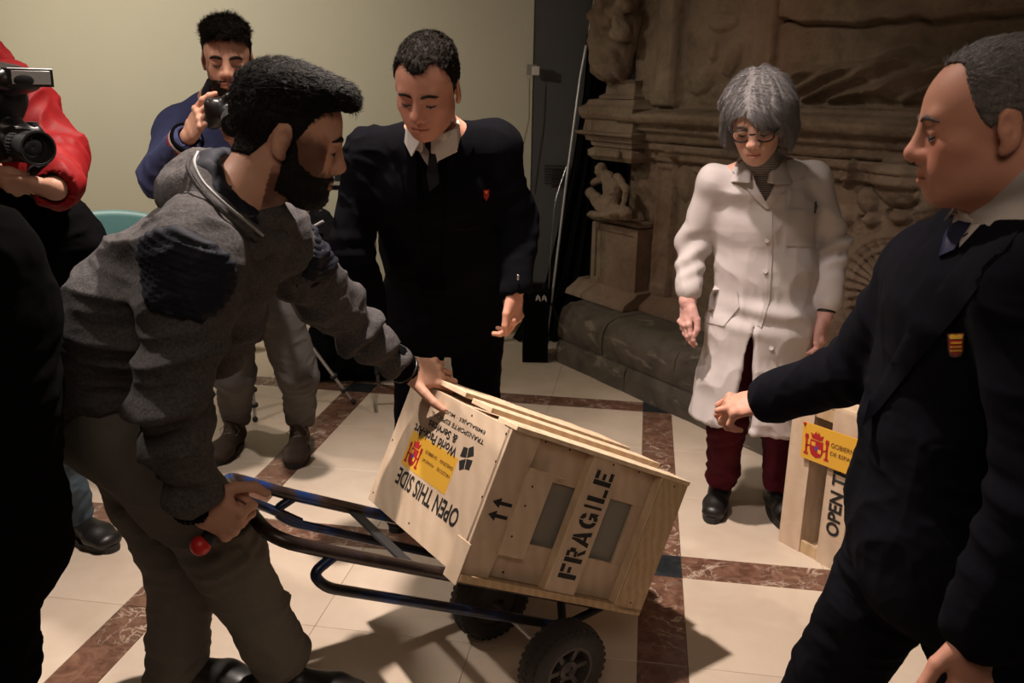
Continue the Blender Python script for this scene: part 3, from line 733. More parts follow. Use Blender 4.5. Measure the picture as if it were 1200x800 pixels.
M['wine'] = cloth('wine_trousers', (.060, .004, .010), (.10, .008, .018), 300, .9, .2)
M['wool'] = cloth('black_wool', (.0028, .0028, .003), (.0055, .0055, .006), 260, 1., .3, 0, .04)
M['red_shell'] = cloth('red_shell_jacket', (.24, .008, .010), (.32, .012, .014), 120, .6, .1, 0)
M['blue_jkt'] = cloth('blue_jacket', (.045, .052, .125), (.062, .072, .165), 300, .9, .2)
M['leather'] = cloth('black_leather', (.008, .007, .007), (.016, .014, .013), 90, .42, .2, 0, .5)
M['brown_lth'] = cloth('brown_shoe_leather', (.045, .030, .022), (.085, .060, .045), 90, .7, .3); M['gum'] = plain('shoe_sole', (.02, .017, .015), .8); M['lace'] = cloth('shoe_lace', (.22, .19, .15), (.33, .29, .24), 300)
def hairmat(name, a, b, st=(420, 60, 60), rough=.62):
    t = NT(name); v = t.coord(); n = t.noise(t.mapping(v, (300, 300, 60)), 1., 3, .7, .8); n2 = t.noise(v, 30, 3)
    t.bump(n, .8, .003); return t.fin(t.mix(t.math('MULTIPLY', n, t.math('ADD', n2, .5)), a, b), rough, 0, .16)
M['hair_black'] = hairmat('black_hair', (.003, .0025, .002), (.016, .013, .011)); M['hair_brown'] = hairmat('dark_brown_hair', (.004, .003, .0022), (.024, .017, .012))
M['hair_grey'] = hairmat('grey_hair', (.075, .070, .072), (.36, .34, .34)); M['hair_salt'] = hairmat('greying_hair', (.035, .030, .028), (.19, .165, .15))
M['glass'] = NT('lens_glass'); t = M['glass']; t.set(t.b, 'Transmission Weight', 1.); t.set(t.b, 'IOR', 1.05); M['glass'] = t.fin((.95, .95, .95), .02)
M['lens'] = plain('camera_lens', (.012, .010, .016), .06, 0, .8)
M['hivis'] = plain('white_piping', (.30, .30, .31), .5)
def bounds(pts, m=.14): p = np.array([q for q in pts]); return p.min(0)-m, p.max(0)+m
LAST = {}
def solid(F, name, m, parent, disp=None, col=None, label=None, it=0):
    o = fmesh(F, name, m, parent, disp, col, label, it); return o
def bvh_of(o):
    n = len(o.data.vertices); co = np.empty(n*3, np.float32); o.data.vertices.foreach_get('co', co); co = co.reshape(-1, 3)
    fs = np.empty(len(o.data.polygons)*4, np.int32); o.data.polygons.foreach_get('vertices', fs)
    return BVHTree.FromPolygons(co.tolist(), fs.reshape(-1, 4).tolist())
def drape(name, tree, poly, lift, m, parent, thick=.003, step=6, label=None, holes=None):
    "a piece of cloth (outline as seen in the photograph) laid on the garment surface, with a thickness of its own"
    poly = [np.array(p, float) for p in poly]; pts = []
    for i, p in enumerate(poly):
        q = poly[(i+1) % len(poly)]; k = max(1, int(np.linalg.norm(q-p)/step))
        pts += [p+(q-p)*j/k for j in range(k)]
    nb = len(pts); x0, y0 = np.min(pts, 0); x1, y1 = np.max(pts, 0)
    def inside(x, y):
        c = False
        for i in range(nb):
            a, b = pts[i], pts[i-1]
            if (a[1] > y) != (b[1] > y) and x < (b[0]-a[0])*(y-a[1])/(b[1]-a[1])+a[0]: c = not c
        return c
    gx = np.arange(x0+step/2, x1, step); gy = np.arange(y0+step/2, y1, step); inner = []
    for x in gx:
        for y in gy:
            if inside(x, y) and min(np.hypot(b[0]-x, b[1]-y) for b in pts) > step*.55: inner.append(np.array([x, y]))
    allp = pts+inner
    r = delaunay_2d_cdt([Vector(p) for p in allp], [(i, (i+1) % nb) for i in range(nb)], [list(range(nb))], 1, 1e-4)
    V2, T_ = r[0], r[2]; dep = []; nn = []
    for v in V2:
        d = ray(v[0], v[1]); dn = unit(d); h = tree.ray_cast(Vector((0, 0, H)), Vector(dn)); dep.append(h[3] if h[0] is not None else np.nan)
    dep = np.array(dep); med = np.nanmedian(dep)
    if np.isnan(med): return None
    q1, q3 = np.nanpercentile(dep, 8), np.nanpercentile(dep, 92); dep = np.clip(np.where(np.isnan(dep), med, dep), q1-.012, q3+.012)
    dirs = np.array([unit(ray(v[0], v[1])) for v in V2]); top = np.array([0, 0, H])+dirs*(dep-lift)[:, None]; bot = top+dirs*(thick+lift)
    b = MB(); n = len(V2); F = [tuple(t_) for t_ in T_]; b.add(top, []); b.v += [tuple(p) for p in bot]
    for f in F: b.f.append(tuple(f)); b.f.append(tuple(n+i for i in f[::-1]))
    from collections import Counter
    ed = Counter(); 
    for f in F:
        for i in range(len(f)): ed[(f[i], f[(i+1) % len(f)])] += 1
    for (p, q) in ed:
        if (q, p) not in ed: b.f.append((q, p, n+p, n+q))
    return b.build(name, m, parent, True, label=label)
def limb_sleeve(F, sh, el, wr, r=(.066, .055, .045), k=.03, cut=True):
    F.seg(sh, el, r[0], r[1], None, k); F.seg(el, wr, r[1], r[2], None, .02)
def body_skin(name, hd, J, mats, colf, hands, h=.0045, legs=True, slim=1., headkw={}, lo=None):
    pts = [v for k, v in J.items() if legs or not k[:2] in ('hi', 'kn', 'an')]+[hd.o+[0, 0, .07], hd.o]
    a, b = bounds(pts, .15)
    if lo is not None: a = np.maximum(a, lo)
    F = Field(a, b, h); hd.build(F, **headkw)
    side = unit(J['shL']-J['shR']) if 'shR' in J else None; g = slim
    nk = hd.p(0, -.030, -.055); F.seg(nk, J['neck'], .054*g, .060*g, None, .025); F.seg(hd.p(0, .006, -.075), J['neck']+hd.R[:, 1]*.0, .040*g, .05*g, None, .02)
    F.chain([J['neck'], J['chest'], J['waist'], J['pelvis']], [(.085*g, .06*g), (.135*g, .085*g), (.125*g, .085*g), (.130*g, .09*g)], side, .03)
    for s in 'LR':
        if 'sh'+s not in J: continue
        F.seg(J['neck'], J['sh'+s], .050*g, .045*g, None, .03); F.seg(J['sh'+s], J['el'+s], .044*g, .036*g, None, .02); F.seg(J['el'+s], J['wr'+s], .036*g, .024*g, None, .01)
        if legs and 'hi'+s in J: F.seg(J['hi'+s], J['kn'+s], .072*g, .048*g, None, .03); F.seg(J['kn'+s], J['an'+s], .048*g, .032*g, None, .02)
    for s, kw in hands.items(): hand(F, J['wr'+s], **kw)
    o = fmesh(F, name, mats, None, None, colf); return o
def shoe(name, ank, toe_dir, m, parent, L=.285, W=.098, zf=0., pitch=0., laces=False, label=None, high=.0):
    "sole on the floor under the ankle, upper, toe cap"
    f = unit([toe_dir[0], toe_dir[1], 0]); s = np.array([-f[1], f[0], 0]); up = np.array([0, 0, 1.])
    if pitch: a = math.radians(pitch); f, up = f*math.cos(a)-up*math.sin(a), up*math.cos(a)+f*math.sin(a)
    o = np.array([ank[0], ank[1], zf])-f*.065 if not pitch else np.array(ank, float)-up*.10-f*.065
    F = Field(*bounds([o-f*.02, o+f*L, o+up*(.13+high)], .08), .0045)
    F.chain([o+f*.03+up*.045, o+f*.10+up*.05, o+f*(L-.10)+up*.042, o+f*(L-.045)+up*.034], [(.036, .040), (.036, .045), (W*.47, .038), (W*.44, .030)], s, .02)
    F.seg(o+f*.05+up*.06, o+f*.065+up*(.115+high), (.038, .046), (.040, .048), s, .03)
    F.plane(o+up*.014, -up)
    u = fmesh(F, name, m, parent, label=label)
    b = MB(); n = 28; pl = []
    for i in range(n):
        a = 2*math.pi*i/n; x = math.cos(a); y = math.sin(a); t = (x+1)/2; w = .034+(W*.5-.034)*min(1, t*1.7)-.016*max(0, t-.8)/.2*0
        pl.append((L/2-.01+x*(L/2), math.copysign(abs(y)**.8, y)*w))
    b.prism(pl, o-f*.0, f, s, up, .022); b.build('sole', M['gum'], u)
    if laces:
        for k in range(5):
            c = o+f*(.115+.022*k)+up*(.098-.010*k); lb = MB()
            lb.tube([c-s*.024-up*.012, c-s*.010+up*.003+f*.006, c+s*.010+up*.003-f*.004, c+s*.024-up*.012], .0022, 6).build('lace', M['lace'], u, True)
        for sg in (-1, 1):
            c = o+f*.10+up*.105; lb = MB()
            lb.tube([c, c+s*sg*.02+up*.015, c+s*sg*.045-up*.01+f*.01, c+s*sg*.035-up*.03+f*.02, c+f*.006], .002, 6).build('lace', M['lace'], u, True)
    return u
def trousers(J, m, parent, rad=(.098, .072, .062), waist=(.165, .12), k=.03, name='trousers', disp=None, cuts=True, legs='LR', seed=0., hemz=None, top=None):
    pts = [J['pelvis'], J['waist']]+[J[q+s] for s in legs for q in ('hi', 'kn', 'an')]
    F = Field(*bounds(pts, .17), .0055); side = unit(J['hiL']-J['hiR']) if 'hiR' in J and 'hiL' in J else None
    F.seg(J['waist']*.5+J['pelvis']*.5 if top is None else top, J['pelvis'], (waist[0]*.92, waist[1]*.92), waist, side, k)
    for s in legs: F.seg(J['hi'+s], J['kn'+s], rad[0], rad[1], None, k); F.seg(J['kn'+s], J['an'+s], rad[1], rad[2], None, .03)
    for s in legs:
        d = unit(J['an'+s]-J['kn'+s]); F.seg(J['an'+s]+d*.01, J['an'+s]+d*.2, .2, .2, None, .002, True, flat=True) if cuts else None
    def dd(P):
        z = folds(P, 7., .007, seed, (1, 1, 1.3)); kk = 0
        for s in legs:
            for q, a in (('kn', .003), ('an', .005)):
                r = np.linalg.norm(P-J[q+s], axis=1); t = (P-J[q+s])@unit(J['an'+s]-J['kn'+s]); kk = kk+a*np.exp(-(r/.12)**2)*np.sin(t*95+vnoise(P, 7, seed)*7+P[:, 0]*30)
        return z+kk
    return fmesh(F, name, m, parent, disp or dd)

def strands(o, hd, n, length, flow, m, parent, width=.0007, lift=.35, wob=.35, seed=1, keep=None, nseg=3):
    "fine separate hairs rooted all over the hair mass, lying along flow(L)"
    rg = np.random.default_rng(seed); nv = len(o.data.vertices); co = np.empty(nv*3, np.float32); o.data.vertices.foreach_get('co', co); co = co.reshape(-1, 3).astype(float)
    fs = np.empty(len(o.data.polygons)*4, np.int32); o.data.polygons.foreach_get('vertices', fs); fs = fs.reshape(-1, 4)
    N = vnormals(co, fs); c = co[fs].mean(1); outw = ((c-hd.o)*N[fs[:, 0]]).sum(1) > 0; ids = np.nonzero(outw)[0]
    if keep is not None: ids = ids[keep(hd.loc(c[ids]))]
    k = rg.choice(ids, n); w4 = rg.dirichlet([1]*4, n); P = (co[fs[k]]*w4[..., None]).sum(1); nr = (N[fs[k]]*w4[..., None]).sum(1); nr /= np.linalg.norm(nr, axis=1, keepdims=True)
    L = hd.loc(P); f = flow(L)@hd.R.T+rg.normal(size=(n, 3))*wob; f -= nr*(f*nr).sum(1)[:, None]; f /= np.linalg.norm(f, axis=1, keepdims=True)+1e-9
    ln = length(L)*hd.s*rg.uniform(.6, 1.2, n); s_ = np.cross(f, nr); V = []
    lf = lift*rg.uniform(.4, 1.3, n)
    for i in range(nseg+1):
        t = i/nseg; p = P-nr*.001+f*(ln*t*(1-.15*lf*t))[:, None]+nr*(ln*lf*(t-.45*t*t))[:, None]; w_ = width*(1-t)**.6 if i < nseg else width*.08
        for a in (0, 2.094, 4.188): V.append(p+s_*(w_*math.cos(a))+nr*(w_*math.sin(a)))
    V = np.stack(V, 1).reshape(-1, 3); m_ = 3*(nseg+1); base = (np.arange(n)*m_)[:, None]; Q = []
    for i in range(nseg):
        for a in range(3): b_ = (a+1) % 3; Q.append(base+np.array([[i*3+a, i*3+b_, (i+1)*3+b_, (i+1)*3+a]]))
    Q = np.concatenate(Q); r = npmesh('hair_strands', V, Q, m, parent); r['kind'] = 'stuff'; return r
def fl_short(L):  # from the crown forwards and down the sides
    a = sstep(.02, .085, L[:, 2])[:, None]; top = np.stack([L[:, 0]*4, L[:, 0]*0+.9, L[:, 0]*0+.45], 1); side = np.stack([L[:, 0]*0, L[:, 0]*0-.35, L[:, 0]*0-1], 1); return top*a+side*(1-a)
def fl_down(L): return np.stack([L[:, 0]*0, L[:, 0]*0+.25, L[:, 0]*0-1], 1)
# ------------------------------------------------------------------ worker in the grey hoodie
J = dict(neck=at(278, 238, 1.68), chest=at(240, 305, 1.69), waist=at(150, 405, 1.76), pelvis=at(140, 485, 1.80),
         shR=at(228, 305, 1.52), elR=at(203, 465, 1.47), wrR=at(226, 592, 1.55), shL=at(325, 285, 1.86), elL=at(392, 362, 2.08), wrL=at(474, 432, 2.245),
         hiR=at(150, 505, 1.72), knR=at(262, 640, 1.78), anR=at(328, 770, 1.93), hiL=at(150, 510, 1.90), knL=at(215, 670, 1.98), anL=at(205, 790, 1.97))
hd = Head(at(335, 160, 1.71), 14, 17, 2, 1.06)
gd = unit(T(.45, .36, .0)-J['wrR'])
worker = body_skin('person', hd, J, M['skin'],
    face_color(hd, beard=.93, shade=(.10, .075, .065), brow=.95),
    dict(R=dict(d=unit([.80, .12, -.48]), n=unit([.10, .98, .05]), thumb=1, curls=((70, 80, 40), (72, 82, 40), (74, 82, 40), (76, 82, 40)), spread=1, tdir=unit([.75, .45, .25]), tcurl=(25, 30), sc_=1.1),
         L=dict(d=unit(at(516, 438, 2.29)-J['wrL']), n=unit([.02, .66, -.75]), thumb=-1, curls=((8, 58, 40), (12, 62, 40), (22, 60, 40), (28, 60, 40)), spread=9, tdir=unit(at(517, 474, 2.17)-at(490, 445, 2.235)), tcurl=(4, 10), sc_=1.2)), h=.0036)
tag(worker, 'bearded young person in a grey hooded fleece bending to hold the hand truck and crate', 'person')
def quiff(F): hd.E(F, (0, .052, .092), (.050, .046, .026), .03); hd.S(F, (-.030, .082, .088), (.030, .082, .088), .010, .010, .02)
F = cap(hd, lambda L, p: .0015+.005*sstep(.03, .09, L[:, 2]), hairline('std'), .003, extra=quiff)
hr = fmesh(F, 'hair', M['hair_black'], worker, lambda P: (vnoise(hd.loc(P)*[1, .5, 1], 150.)*.0016+vnoise(hd.loc(P)*[1, .4, .7], 60., 3)*.0018)*sstep(.0, .06, hd.loc(P)[:, 2]))
strands(hr, hd, 16000, lambda L: .006+.014*sstep(.03, .09, L[:, 2])+.002*sstep(.05, .09, L[:, 1]), fl_short, M['hair_black'], hr, .0008, .55)
F = cap(hd, lambda L, p: .0015+.007*sstep(-.07, -.10, L[:, 2])*sstep(.02, .07, L[:, 1]), beardline(), .0028)
be = fmesh(F, 'beard', M['hair_black'], worker, lambda P: vnoise(P, 260.)*.0010)
strands(be, hd, 5000, lambda L: .006+0*L[:, 0], fl_down, M['hair_black'], be, .0006, .6)
# fleece
pts = [J[k] for k in ('neck', 'chest', 'waist', 'shR', 'elR', 'wrR', 'shL', 'elL', 'wrL', 'pelvis')]
FJ = Field(*bounds(pts, .19), .005); sd = unit(J['shL']-J['shR'])
FJ.chain([at(272, 262, 1.69), at(235, 310, 1.69), at(188, 362, 1.71), at(140, 402, 1.76), at(128, 448, 1.80)], [(.120, .10), (.178, .130), (.180, .150), (.165, .140), (.158, .130)], sd, .05)
FJ.seg(at(225, 270, 1.56), at(318, 268, 1.84), .072, .066, None, .05)
FJ.seg(at(245, 330, 1.66), at(262, 380, 1.72), (.13, .10), (.12, .075), sd, .05)
limb_sleeve(FJ, J['shR'], J['elR'], J['wrR']+(J['elR']-J['wrR'])*.16, (.088, .070, .052), .05)
limb_sleeve(FJ, J['shL'], J['elL'], J['wrL']+(J['elL']-J['wrL'])*.20, (.080, .066, .050), .04)
def wd(P):
    z = folds(P, 6.5, .011, 2., (1., .6, 1.5))
    for a, b, am, fr in ((J['elR'], J['wrR'], .009, 75), (J['elL'], J['wrL'], .010, 95), (J['shL'], J['elL'], .007, 70)):
        ax = unit(b-a); t = (P-a)@ax; r = np.linalg.norm(P-a-np.outer(t, ax), axis=1); w_ = sstep(.11, .07, r)*sstep(-.06, .02, t)*sstep(np.linalg.norm(b-a), np.linalg.norm(b-a)-.05, t)
        z = z+am*w_*np.sin(t*fr+vnoise(P, 11)*3.2+(P[:, 2]-P[:, 1])*22)
    return z
fleece = fmesh(FJ, 'hooded_fleece', M['fleece'], worker, wd)
for s, c, r in (('R', at(212, 322, 1.44), (.10, .085, .070)), ('L', at(352, 300, 1.92), (.085, .08, .075))):
    G = Field(FJ.lo, FJ.lo+(FJ.n-1)*FJ.h, FJ.h); G.D[:] = .08; G.ell(c, r, frame([.8, .1, -.35]), .001)
    G.D = np.maximum(np.maximum(FJ.D-.0075, G.D), -(FJ.D+.006))
    fmesh(G, 'shoulder_patch', M['navy_rib'], worker, lambda P: folds(P, 6.5, .011, 2., (1., .6, 1.5))*.9+.0022*np.sin((P[:, 2]*.9+P[:, 0]*.35)*560), label='navy ribbed shoulder patch')
for s in 'RL':
    a, b = J['el'+s], J['wr'+s]; F = Field(*bounds([a*.25+b*.75, b], .07), .004); d = unit(b-a); L_ = np.linalg.norm(b-a)
    F.seg(a+d*L_*.86, b+d*.004, .0455, .040, None, .01); F.seg(b+d*.004, b+d*.05, .036, .036, None, .002, True); fmesh(F, 'cuff', M['sweater'], worker, lambda P, d=d, a=a: .001*np.sin(((P-a)@unit(np.cross(d, [0, 0, 1])))*700))
F = Field(*bounds([at(228, 185, 1.68), at(318, 272, 1.7)], .16), .0045)
ring = [at(240, 205, 1.70), at(232, 222, 1.62), at(250, 255, 1.575), at(288, 282, 1.60), at(322, 285, 1.68), at(322, 262, 1.80), at(290, 225, 1.84), at(252, 202, 1.79), at(240, 205, 1.70)]
F.chain(ring, [.040, .042, .040, .030, .022, .026, .034, .038, .040], None, .03); F.ell(at(222, 226, 1.70), (.050, .095, .055), I3, .05)
for p in (hd.p(0, -.03, -.05), J['neck']): pass
F.seg(hd.p(0, -.03, -.02), J['neck'], .070, .066, None, .01, True)
hood = fmesh(F, 'hood', M['fleece'], worker, lambda P: folds(P, 9., .006, 4.))
F = Field(*bounds([at(245, 175, 1.7), at(305, 270, 1.7)], .13), .004)
ring2 = [p*.78+(J['neck']*.5+hd.p(0, -.03, -.05)*.5+np.array([0, 0, .0]))*.22+np.array([0, 0, .020]) for p in ring]
F.chain(ring2, [.030, .030, .026, .020, .016, .018, .024, .028, .030], None, .02); F.seg(hd.p(0, -.03, -.02), J['neck'], .060, .062, None, .006, True)
fmesh(F, 'inner_collar', M['navy_rib'], worker, lambda P: folds(P, 9., .004, 8.), label='dark inner collar of the hood')
def pipe(px, parent, m=M['hivis'], r=.0028, name='piping'):
    return MB().tube(arc([at(*p) for p in px], .06), r, 8).build(name, m, parent, True)
pipe([(232, 178, 1.60), (226, 190, 1.565), (236, 212, 1.545), (262, 238, 1.525), (292, 262, 1.545), (308, 276, 1.59)], worker)
pipe([(224, 182, 1.60), (218, 196, 1.565), (232, 220, 1.54), (258, 246, 1.52), (288, 270, 1.54), (304, 284, 1.585)], worker, M['fleece'], .004)
tr = trousers(J, M['chino'], worker, (.112, .085, .078), (.165, .145), seed=3.)
MB().tube(arc([at(236, 640, 1.575), at(262, 608, 1.60), at(284, 582, 1.72), T(.46, .33, .0)], .03), .0165, 14).build('handle_grip', M['blackm'], truck, True)
MB().ball(at(235, 639, 1.572), .021, 10).build('grip_cap', M['red'], truck, True, label='red end cap of the handle grip')
shoe('shoe', [J['anR'][0], J['anR'][1], 0], [.9, -.12], M['leather'], worker, .31, .11)
shoe('shoe', [J['anL'][0], J['anL'][1], 0], [.9, -.10], M['leather'], worker, .31, .11)
MB().tube([J['wrL']+unit(np.cross(J['wrL']-J['elL'], (0, 0, 1)))*.041*math.cos(a)+unit(np.cross(np.cross(J['wrL']-J['elL'], (0, 0, 1)), J['wrL']-J['elL']))*.041*math.sin(a) for a in np.linspace(0, 2*math.pi, 25)[:-1]], .0035, 8, closed=True).build('wrist_strap', M['black'], worker, True)
print('worker done')

M['eye'] = plain('eye_white', (.42, .37, .34), .25)
def face_marks(body, hd, hair, brow=.0038, lash=.0013, browtilt=0., lip=True):
    "eyebrows, lashes and the parting of the lips as fine strands lying on the face"
    t = bvh_of(body); f = hd.R[:, 1]
    def on(x, z, off=.0005):
        h = t.ray_cast(Vector(hd.p(x, .20, z)), Vector(-f)); return np.array(h[0])+f*off if h[0] is not None else hd.p(x, .09, z)
    for s in (-1, 1):
        b = MB(); rr = [.45, .9, 1, 1, .85, .6, .3]
        b.tube([on(s*x, z+browtilt*x) for x, z in ((.011, .0215), (.018, .0245), (.026, .0265), (.034, .0270), (.041, .0255), (.047, .0225), (.051, .019))], [brow*q for q in rr], 8); b.build('eyebrow', hair, body, True)
        ew = MB().tube([on(s*x, z-.0004, .0004) for x, z in ((.0215, -.0045), (.026, -.0062), (.031, -.0070), (.036, -.0066), (.041, -.0046))], [.0008, .0019, .0023, .0019, .0008], 8).build('eye_white', M['eye'], body, True)
        MB().ball(on(s*.0308, -.0066, .0006), .0027, 8).build('iris', M['ink'], ew, True)
        MB().tube([on(s*x, z+.0012, .0012) for x, z in ((.0195, -.002), (.024, -.0045), (.031, -.0060), (.038, -.0052), (.0435, -.0025))], [lash*.7, lash, lash*1.2, lash*1.1, lash*.6], 6).build('eyelashes', M['ink'], body, True)
        MB().ball(on(s*.0065, -.0385, -.0008), .0026, 6).build('nostril', M['crest_dark'], body, True)
    if lip: MB().tube([on(x, z, -.0003) for x, z in ((-.022, -.0635), (-.012, -.0625), (0, -.0628), (.012, -.0625), (.022, -.0635))], [.0008, .0013, .0014, .0013, .0008], 6).build('mouth_line', M['crest_dark'], body, True)
face_marks(worker, Head(at(335, 160, 1.71), 14, 17, 2, 1.06), M['hair_black'], .0050, .0018)

# ------------------------------------------------------------------ suited man behind the crate
def suit_top(J, m, name, parent, spine, rad, sh_r=.072, arm=(.074, .062, .050), seed=1., amp=.006, h=.0055, sd=None, k=.045, wrf=.06):
    pts = [J[q] for q in J if q[:2] in ('sh', 'el', 'wr')]+list(spine)
    F = Field(*bounds(pts, .2), h); sd = unit(J['shL']-J['shR']) if sd is None else sd
    F.chain(spine, rad, sd, k)
    if 'shL' in J and 'shR' in J: F.seg(J['shL'], J['shR'], sh_r, sh_r, None, k)
    for s in 'LR':
        if 'sh'+s in J and 'neck' in J: F.seg(J['neck']-[0, -.01, .022], J['sh'+s], .060, .052, None, .03)
    for s in 'LR':
        if 'sh'+s in J:
            b = J['wr'+s]+(J['el'+s]-J['wr'+s])*wrf; limb_sleeve(F, J['sh'+s], J['el'+s], b, arm, .04)
            d = unit(J['wr'+s]-J['el'+s]); F.seg(b+d*.03, b+d*.09, .034, .034, None, .002, True)
    F.plane(spine[-1]+unit(spine[-1]-spine[-2])*.10, unit(spine[-1]-spine[-2]))
    def dd(P):
        z = folds(P, 6., amp, seed, (1., 1., 1.2))
        for s in 'LR':
            if 'sh'+s in J:
                a, b = J['el'+s], J['wr'+s]; z = z+amp*.8*np.exp(-(np.linalg.norm(P-a, axis=1)/.09)**2)*np.sin(((P-a)@unit(b-a))*110+vnoise(P, 9, seed)*4)
        return z
    o = fmesh(F, name, m, parent, dd); return F, o
def collar(hd, J, m, parent, h0, h1, r=.066, name='shirt_collar', tilt=None):
    "folded shirt collar: a band round the neck with two points in front"
    h1 = h0+(h1-h0)*min(1., .060/np.linalg.norm(h1-h0)); F = Field(*bounds([h0, h1], .12), .003); ax = unit(h1-h0); f = hd.R[:, 1]*1.; f = unit(f-ax*(f@ax)); l = unit(np.cross(ax, f)) if tilt is None else tilt
    F.seg(h0, h1, r*1.08, r, None, .004, flat=True); F.seg(h0-ax*.05, h1+ax*.05, r-.007, r-.009, None, .002, True)
    F.ell(h0+f*(r+.01)-ax*.0, (.012, .05, .08), np.stack([unit(np.cross(f, ax)), f, ax], 1), .004, True)
    o = fmesh(F, name, m, parent); l = unit(np.cross(f, ax)); b = MB()
    for s in (-1, 1):
        p0 = h1+f*r*1.0+l*s*.008-ax*.010; p1 = h1+l*s*r*.98+f*r*.30+ax*.002; p2 = h0+l*s*.036+f*(r*1.12+.006)-ax*.012; p3 = h0+l*s*r*1.06+f*r*.36-ax*.004
        b.prism([(0, 0), (1, 0), (1, 1), (0, 1)], p0, p0*0, p0*0, f*.0, 0) if 0 else None
        V = [p0, p1, p3, p2]; n_ = unit(np.cross(p1-p0, p2-p0)); n_ = n_ if n_@f > 0 else -n_
        V2 = [v+n_*.004 for v in V]; b.add(V+V2, [(0, 1, 2, 3), (7, 6, 5, 4), (0, 4, 5, 1), (1, 5, 6, 2), (2, 6, 7, 3), (3, 7, 4, 0)])
    b.build('collar_point', m, o, False); return o

J = dict(neck=at(510, 158, 2.50), chest=at(511, 215, 2.60), waist=at(518, 300, 2.78), pelvis=at(522, 355, 2.90),
         shL=at(580, 172, 2.56), elL=at(606, 262, 2.63), wrL=at(605, 340, 2.52), shR=at(432, 178, 2.56), elR=at(412, 290, 2.56), wrR=at(438, 372, 2.62),
         hiL=at(558, 375, 2.90), knL=at(560, 480, 2.94), anL=at(562, 560, 3.0), hiR=at(490, 375, 2.92), knR=at(488, 480, 2.97), anR=at(485, 560, 3.02))
hd = Head(at(502, 103, 2.37), -103, 27, -3, 1.05)
man = body_skin('person', hd, J, M['skin_red'], face_color(hd, beard=.22, shade=(.55, .38, .34), brow=.8),
    dict(L=dict(d=unit([-.02, -.05, -1]), n=unit([-.85, .35, 0]), thumb=-1, curls=((25, 35, 25), (30, 38, 25), (34, 40, 25), (38, 42, 25)), spread=3, tdir=unit([-.25, -.5, -.9]), sc_=1.05),
         R=dict(d=unit([.1, -.3, -1]), n=unit([.9, .2, 0]), thumb=1, curls=((30, 40, 25),)*4, spread=3)), h=.004)
face_marks(man, hd, M['hair_brown'], .0036, .0016)
tag(man, 'dark-haired man in a black suit and tie looking down behind the tilted crate', 'person')
rec = ([0, 14, 22, 40, 55, 64, 74, 84, 98, 112, 135, 180], [.076, .080, .094, .092, .066, .035, .0, .016, .028, -.008, -.042, -.050])
F = cap(hd, lambda L, p: .0025+.005*sstep(.05, .10, L[:, 2]), hairline(rec), .003)
hr = fmesh(F, 'hair', M['hair_brown'], man, lambda P: vnoise(hd.loc(P)*[1.4, .5, 1], 190.)*.0024+vnoise(hd.loc(P)*[1, .4, .8], 90., 3)*.002)
strands(hr, hd, 11000, lambda L: .006+.010*sstep(.03, .09, L[:, 2]), fl_short, M['hair_brown'], hr, .0008, .4, .3, 2)
FS, jk = suit_top(J, M['suit'], 'suit_jacket', man, [at(510, 178, 2.53), at(511, 215, 2.58), at(515, 285, 2.74), at(520, 345, 2.87), at(521, 372, 2.9)], [(.165, .085), (.200, .125), (.180, .125), (.195, .135), (.205, .140)], arm=(.070, .062, .052), seed=2., sh_r=.062)
tr_ = bvh_of(jk)
drape('v_neck_sweater', tr_, [(482, 162), (497, 190), (507, 206), (516, 186), (530, 156), (524, 340), (492, 340)], .001, M['sweater'], man, .006, 7)
drape('shirt_front', tr_, [(480, 150), (485, 168), (497, 188), (507, 202), (516, 184), (529, 160), (531, 145), (505, 145)], .004, M['shirt'], man, .006, 5)
collar(hd, J, M['shirt'], man, at(508, 166, 2.47), hd.p(0, -.030, -.078), .070)
drape('tie', tr_, [(500, 160), (513, 160), (516, 170), (511, 178), (515, 215), (503, 225), (500, 205), (503, 178), (498, 171)], .022, M['tie'], man, .018, 4)
drape('lapel', tr_, [(482, 158), (474, 178), (462, 176), (470, 190), (480, 262), (492, 330), (497, 330), (489, 250), (488, 190)], .006, M['suit'], man, .008, 6)
drape('lapel', tr_, [(532, 150), (543, 172), (556, 172), (545, 188), (534, 262), (522, 330), (517, 330), (522, 250), (524, 190)], .006, M['suit'], man, .008, 6)
bd = drape('badge', tr_, [(566.5, 223), (573.5, 222), (573, 230), (570, 235.5), (567, 231)], .007, M['crest_red'], man, .003, 3, label='small red shield badge on the breast')
drape('badge_mark', tr_, [(568.5, 224.5), (571.5, 224), (571, 227), (569, 227)], .0082, M['yellow'], man, .002, 3)
b = MB(); 
for p in ((607, 323, 2.475), (607, 326.5, 2.475)): b.ball(at(*p), .0045, 6)
b.build('cuff_button', M['steel'], man, True)
trousers(J, M['suit'], man, (.098, .076, .068), (.175, .13), seed=5.)
shoe('shoe', [J['anL'][0], J['anL'][1], 0], [-.1, -1], M['leather'], man); shoe('shoe', [J['anR'][0], J['anR'][1], 0], [-.25, -1], M['leather'], man)

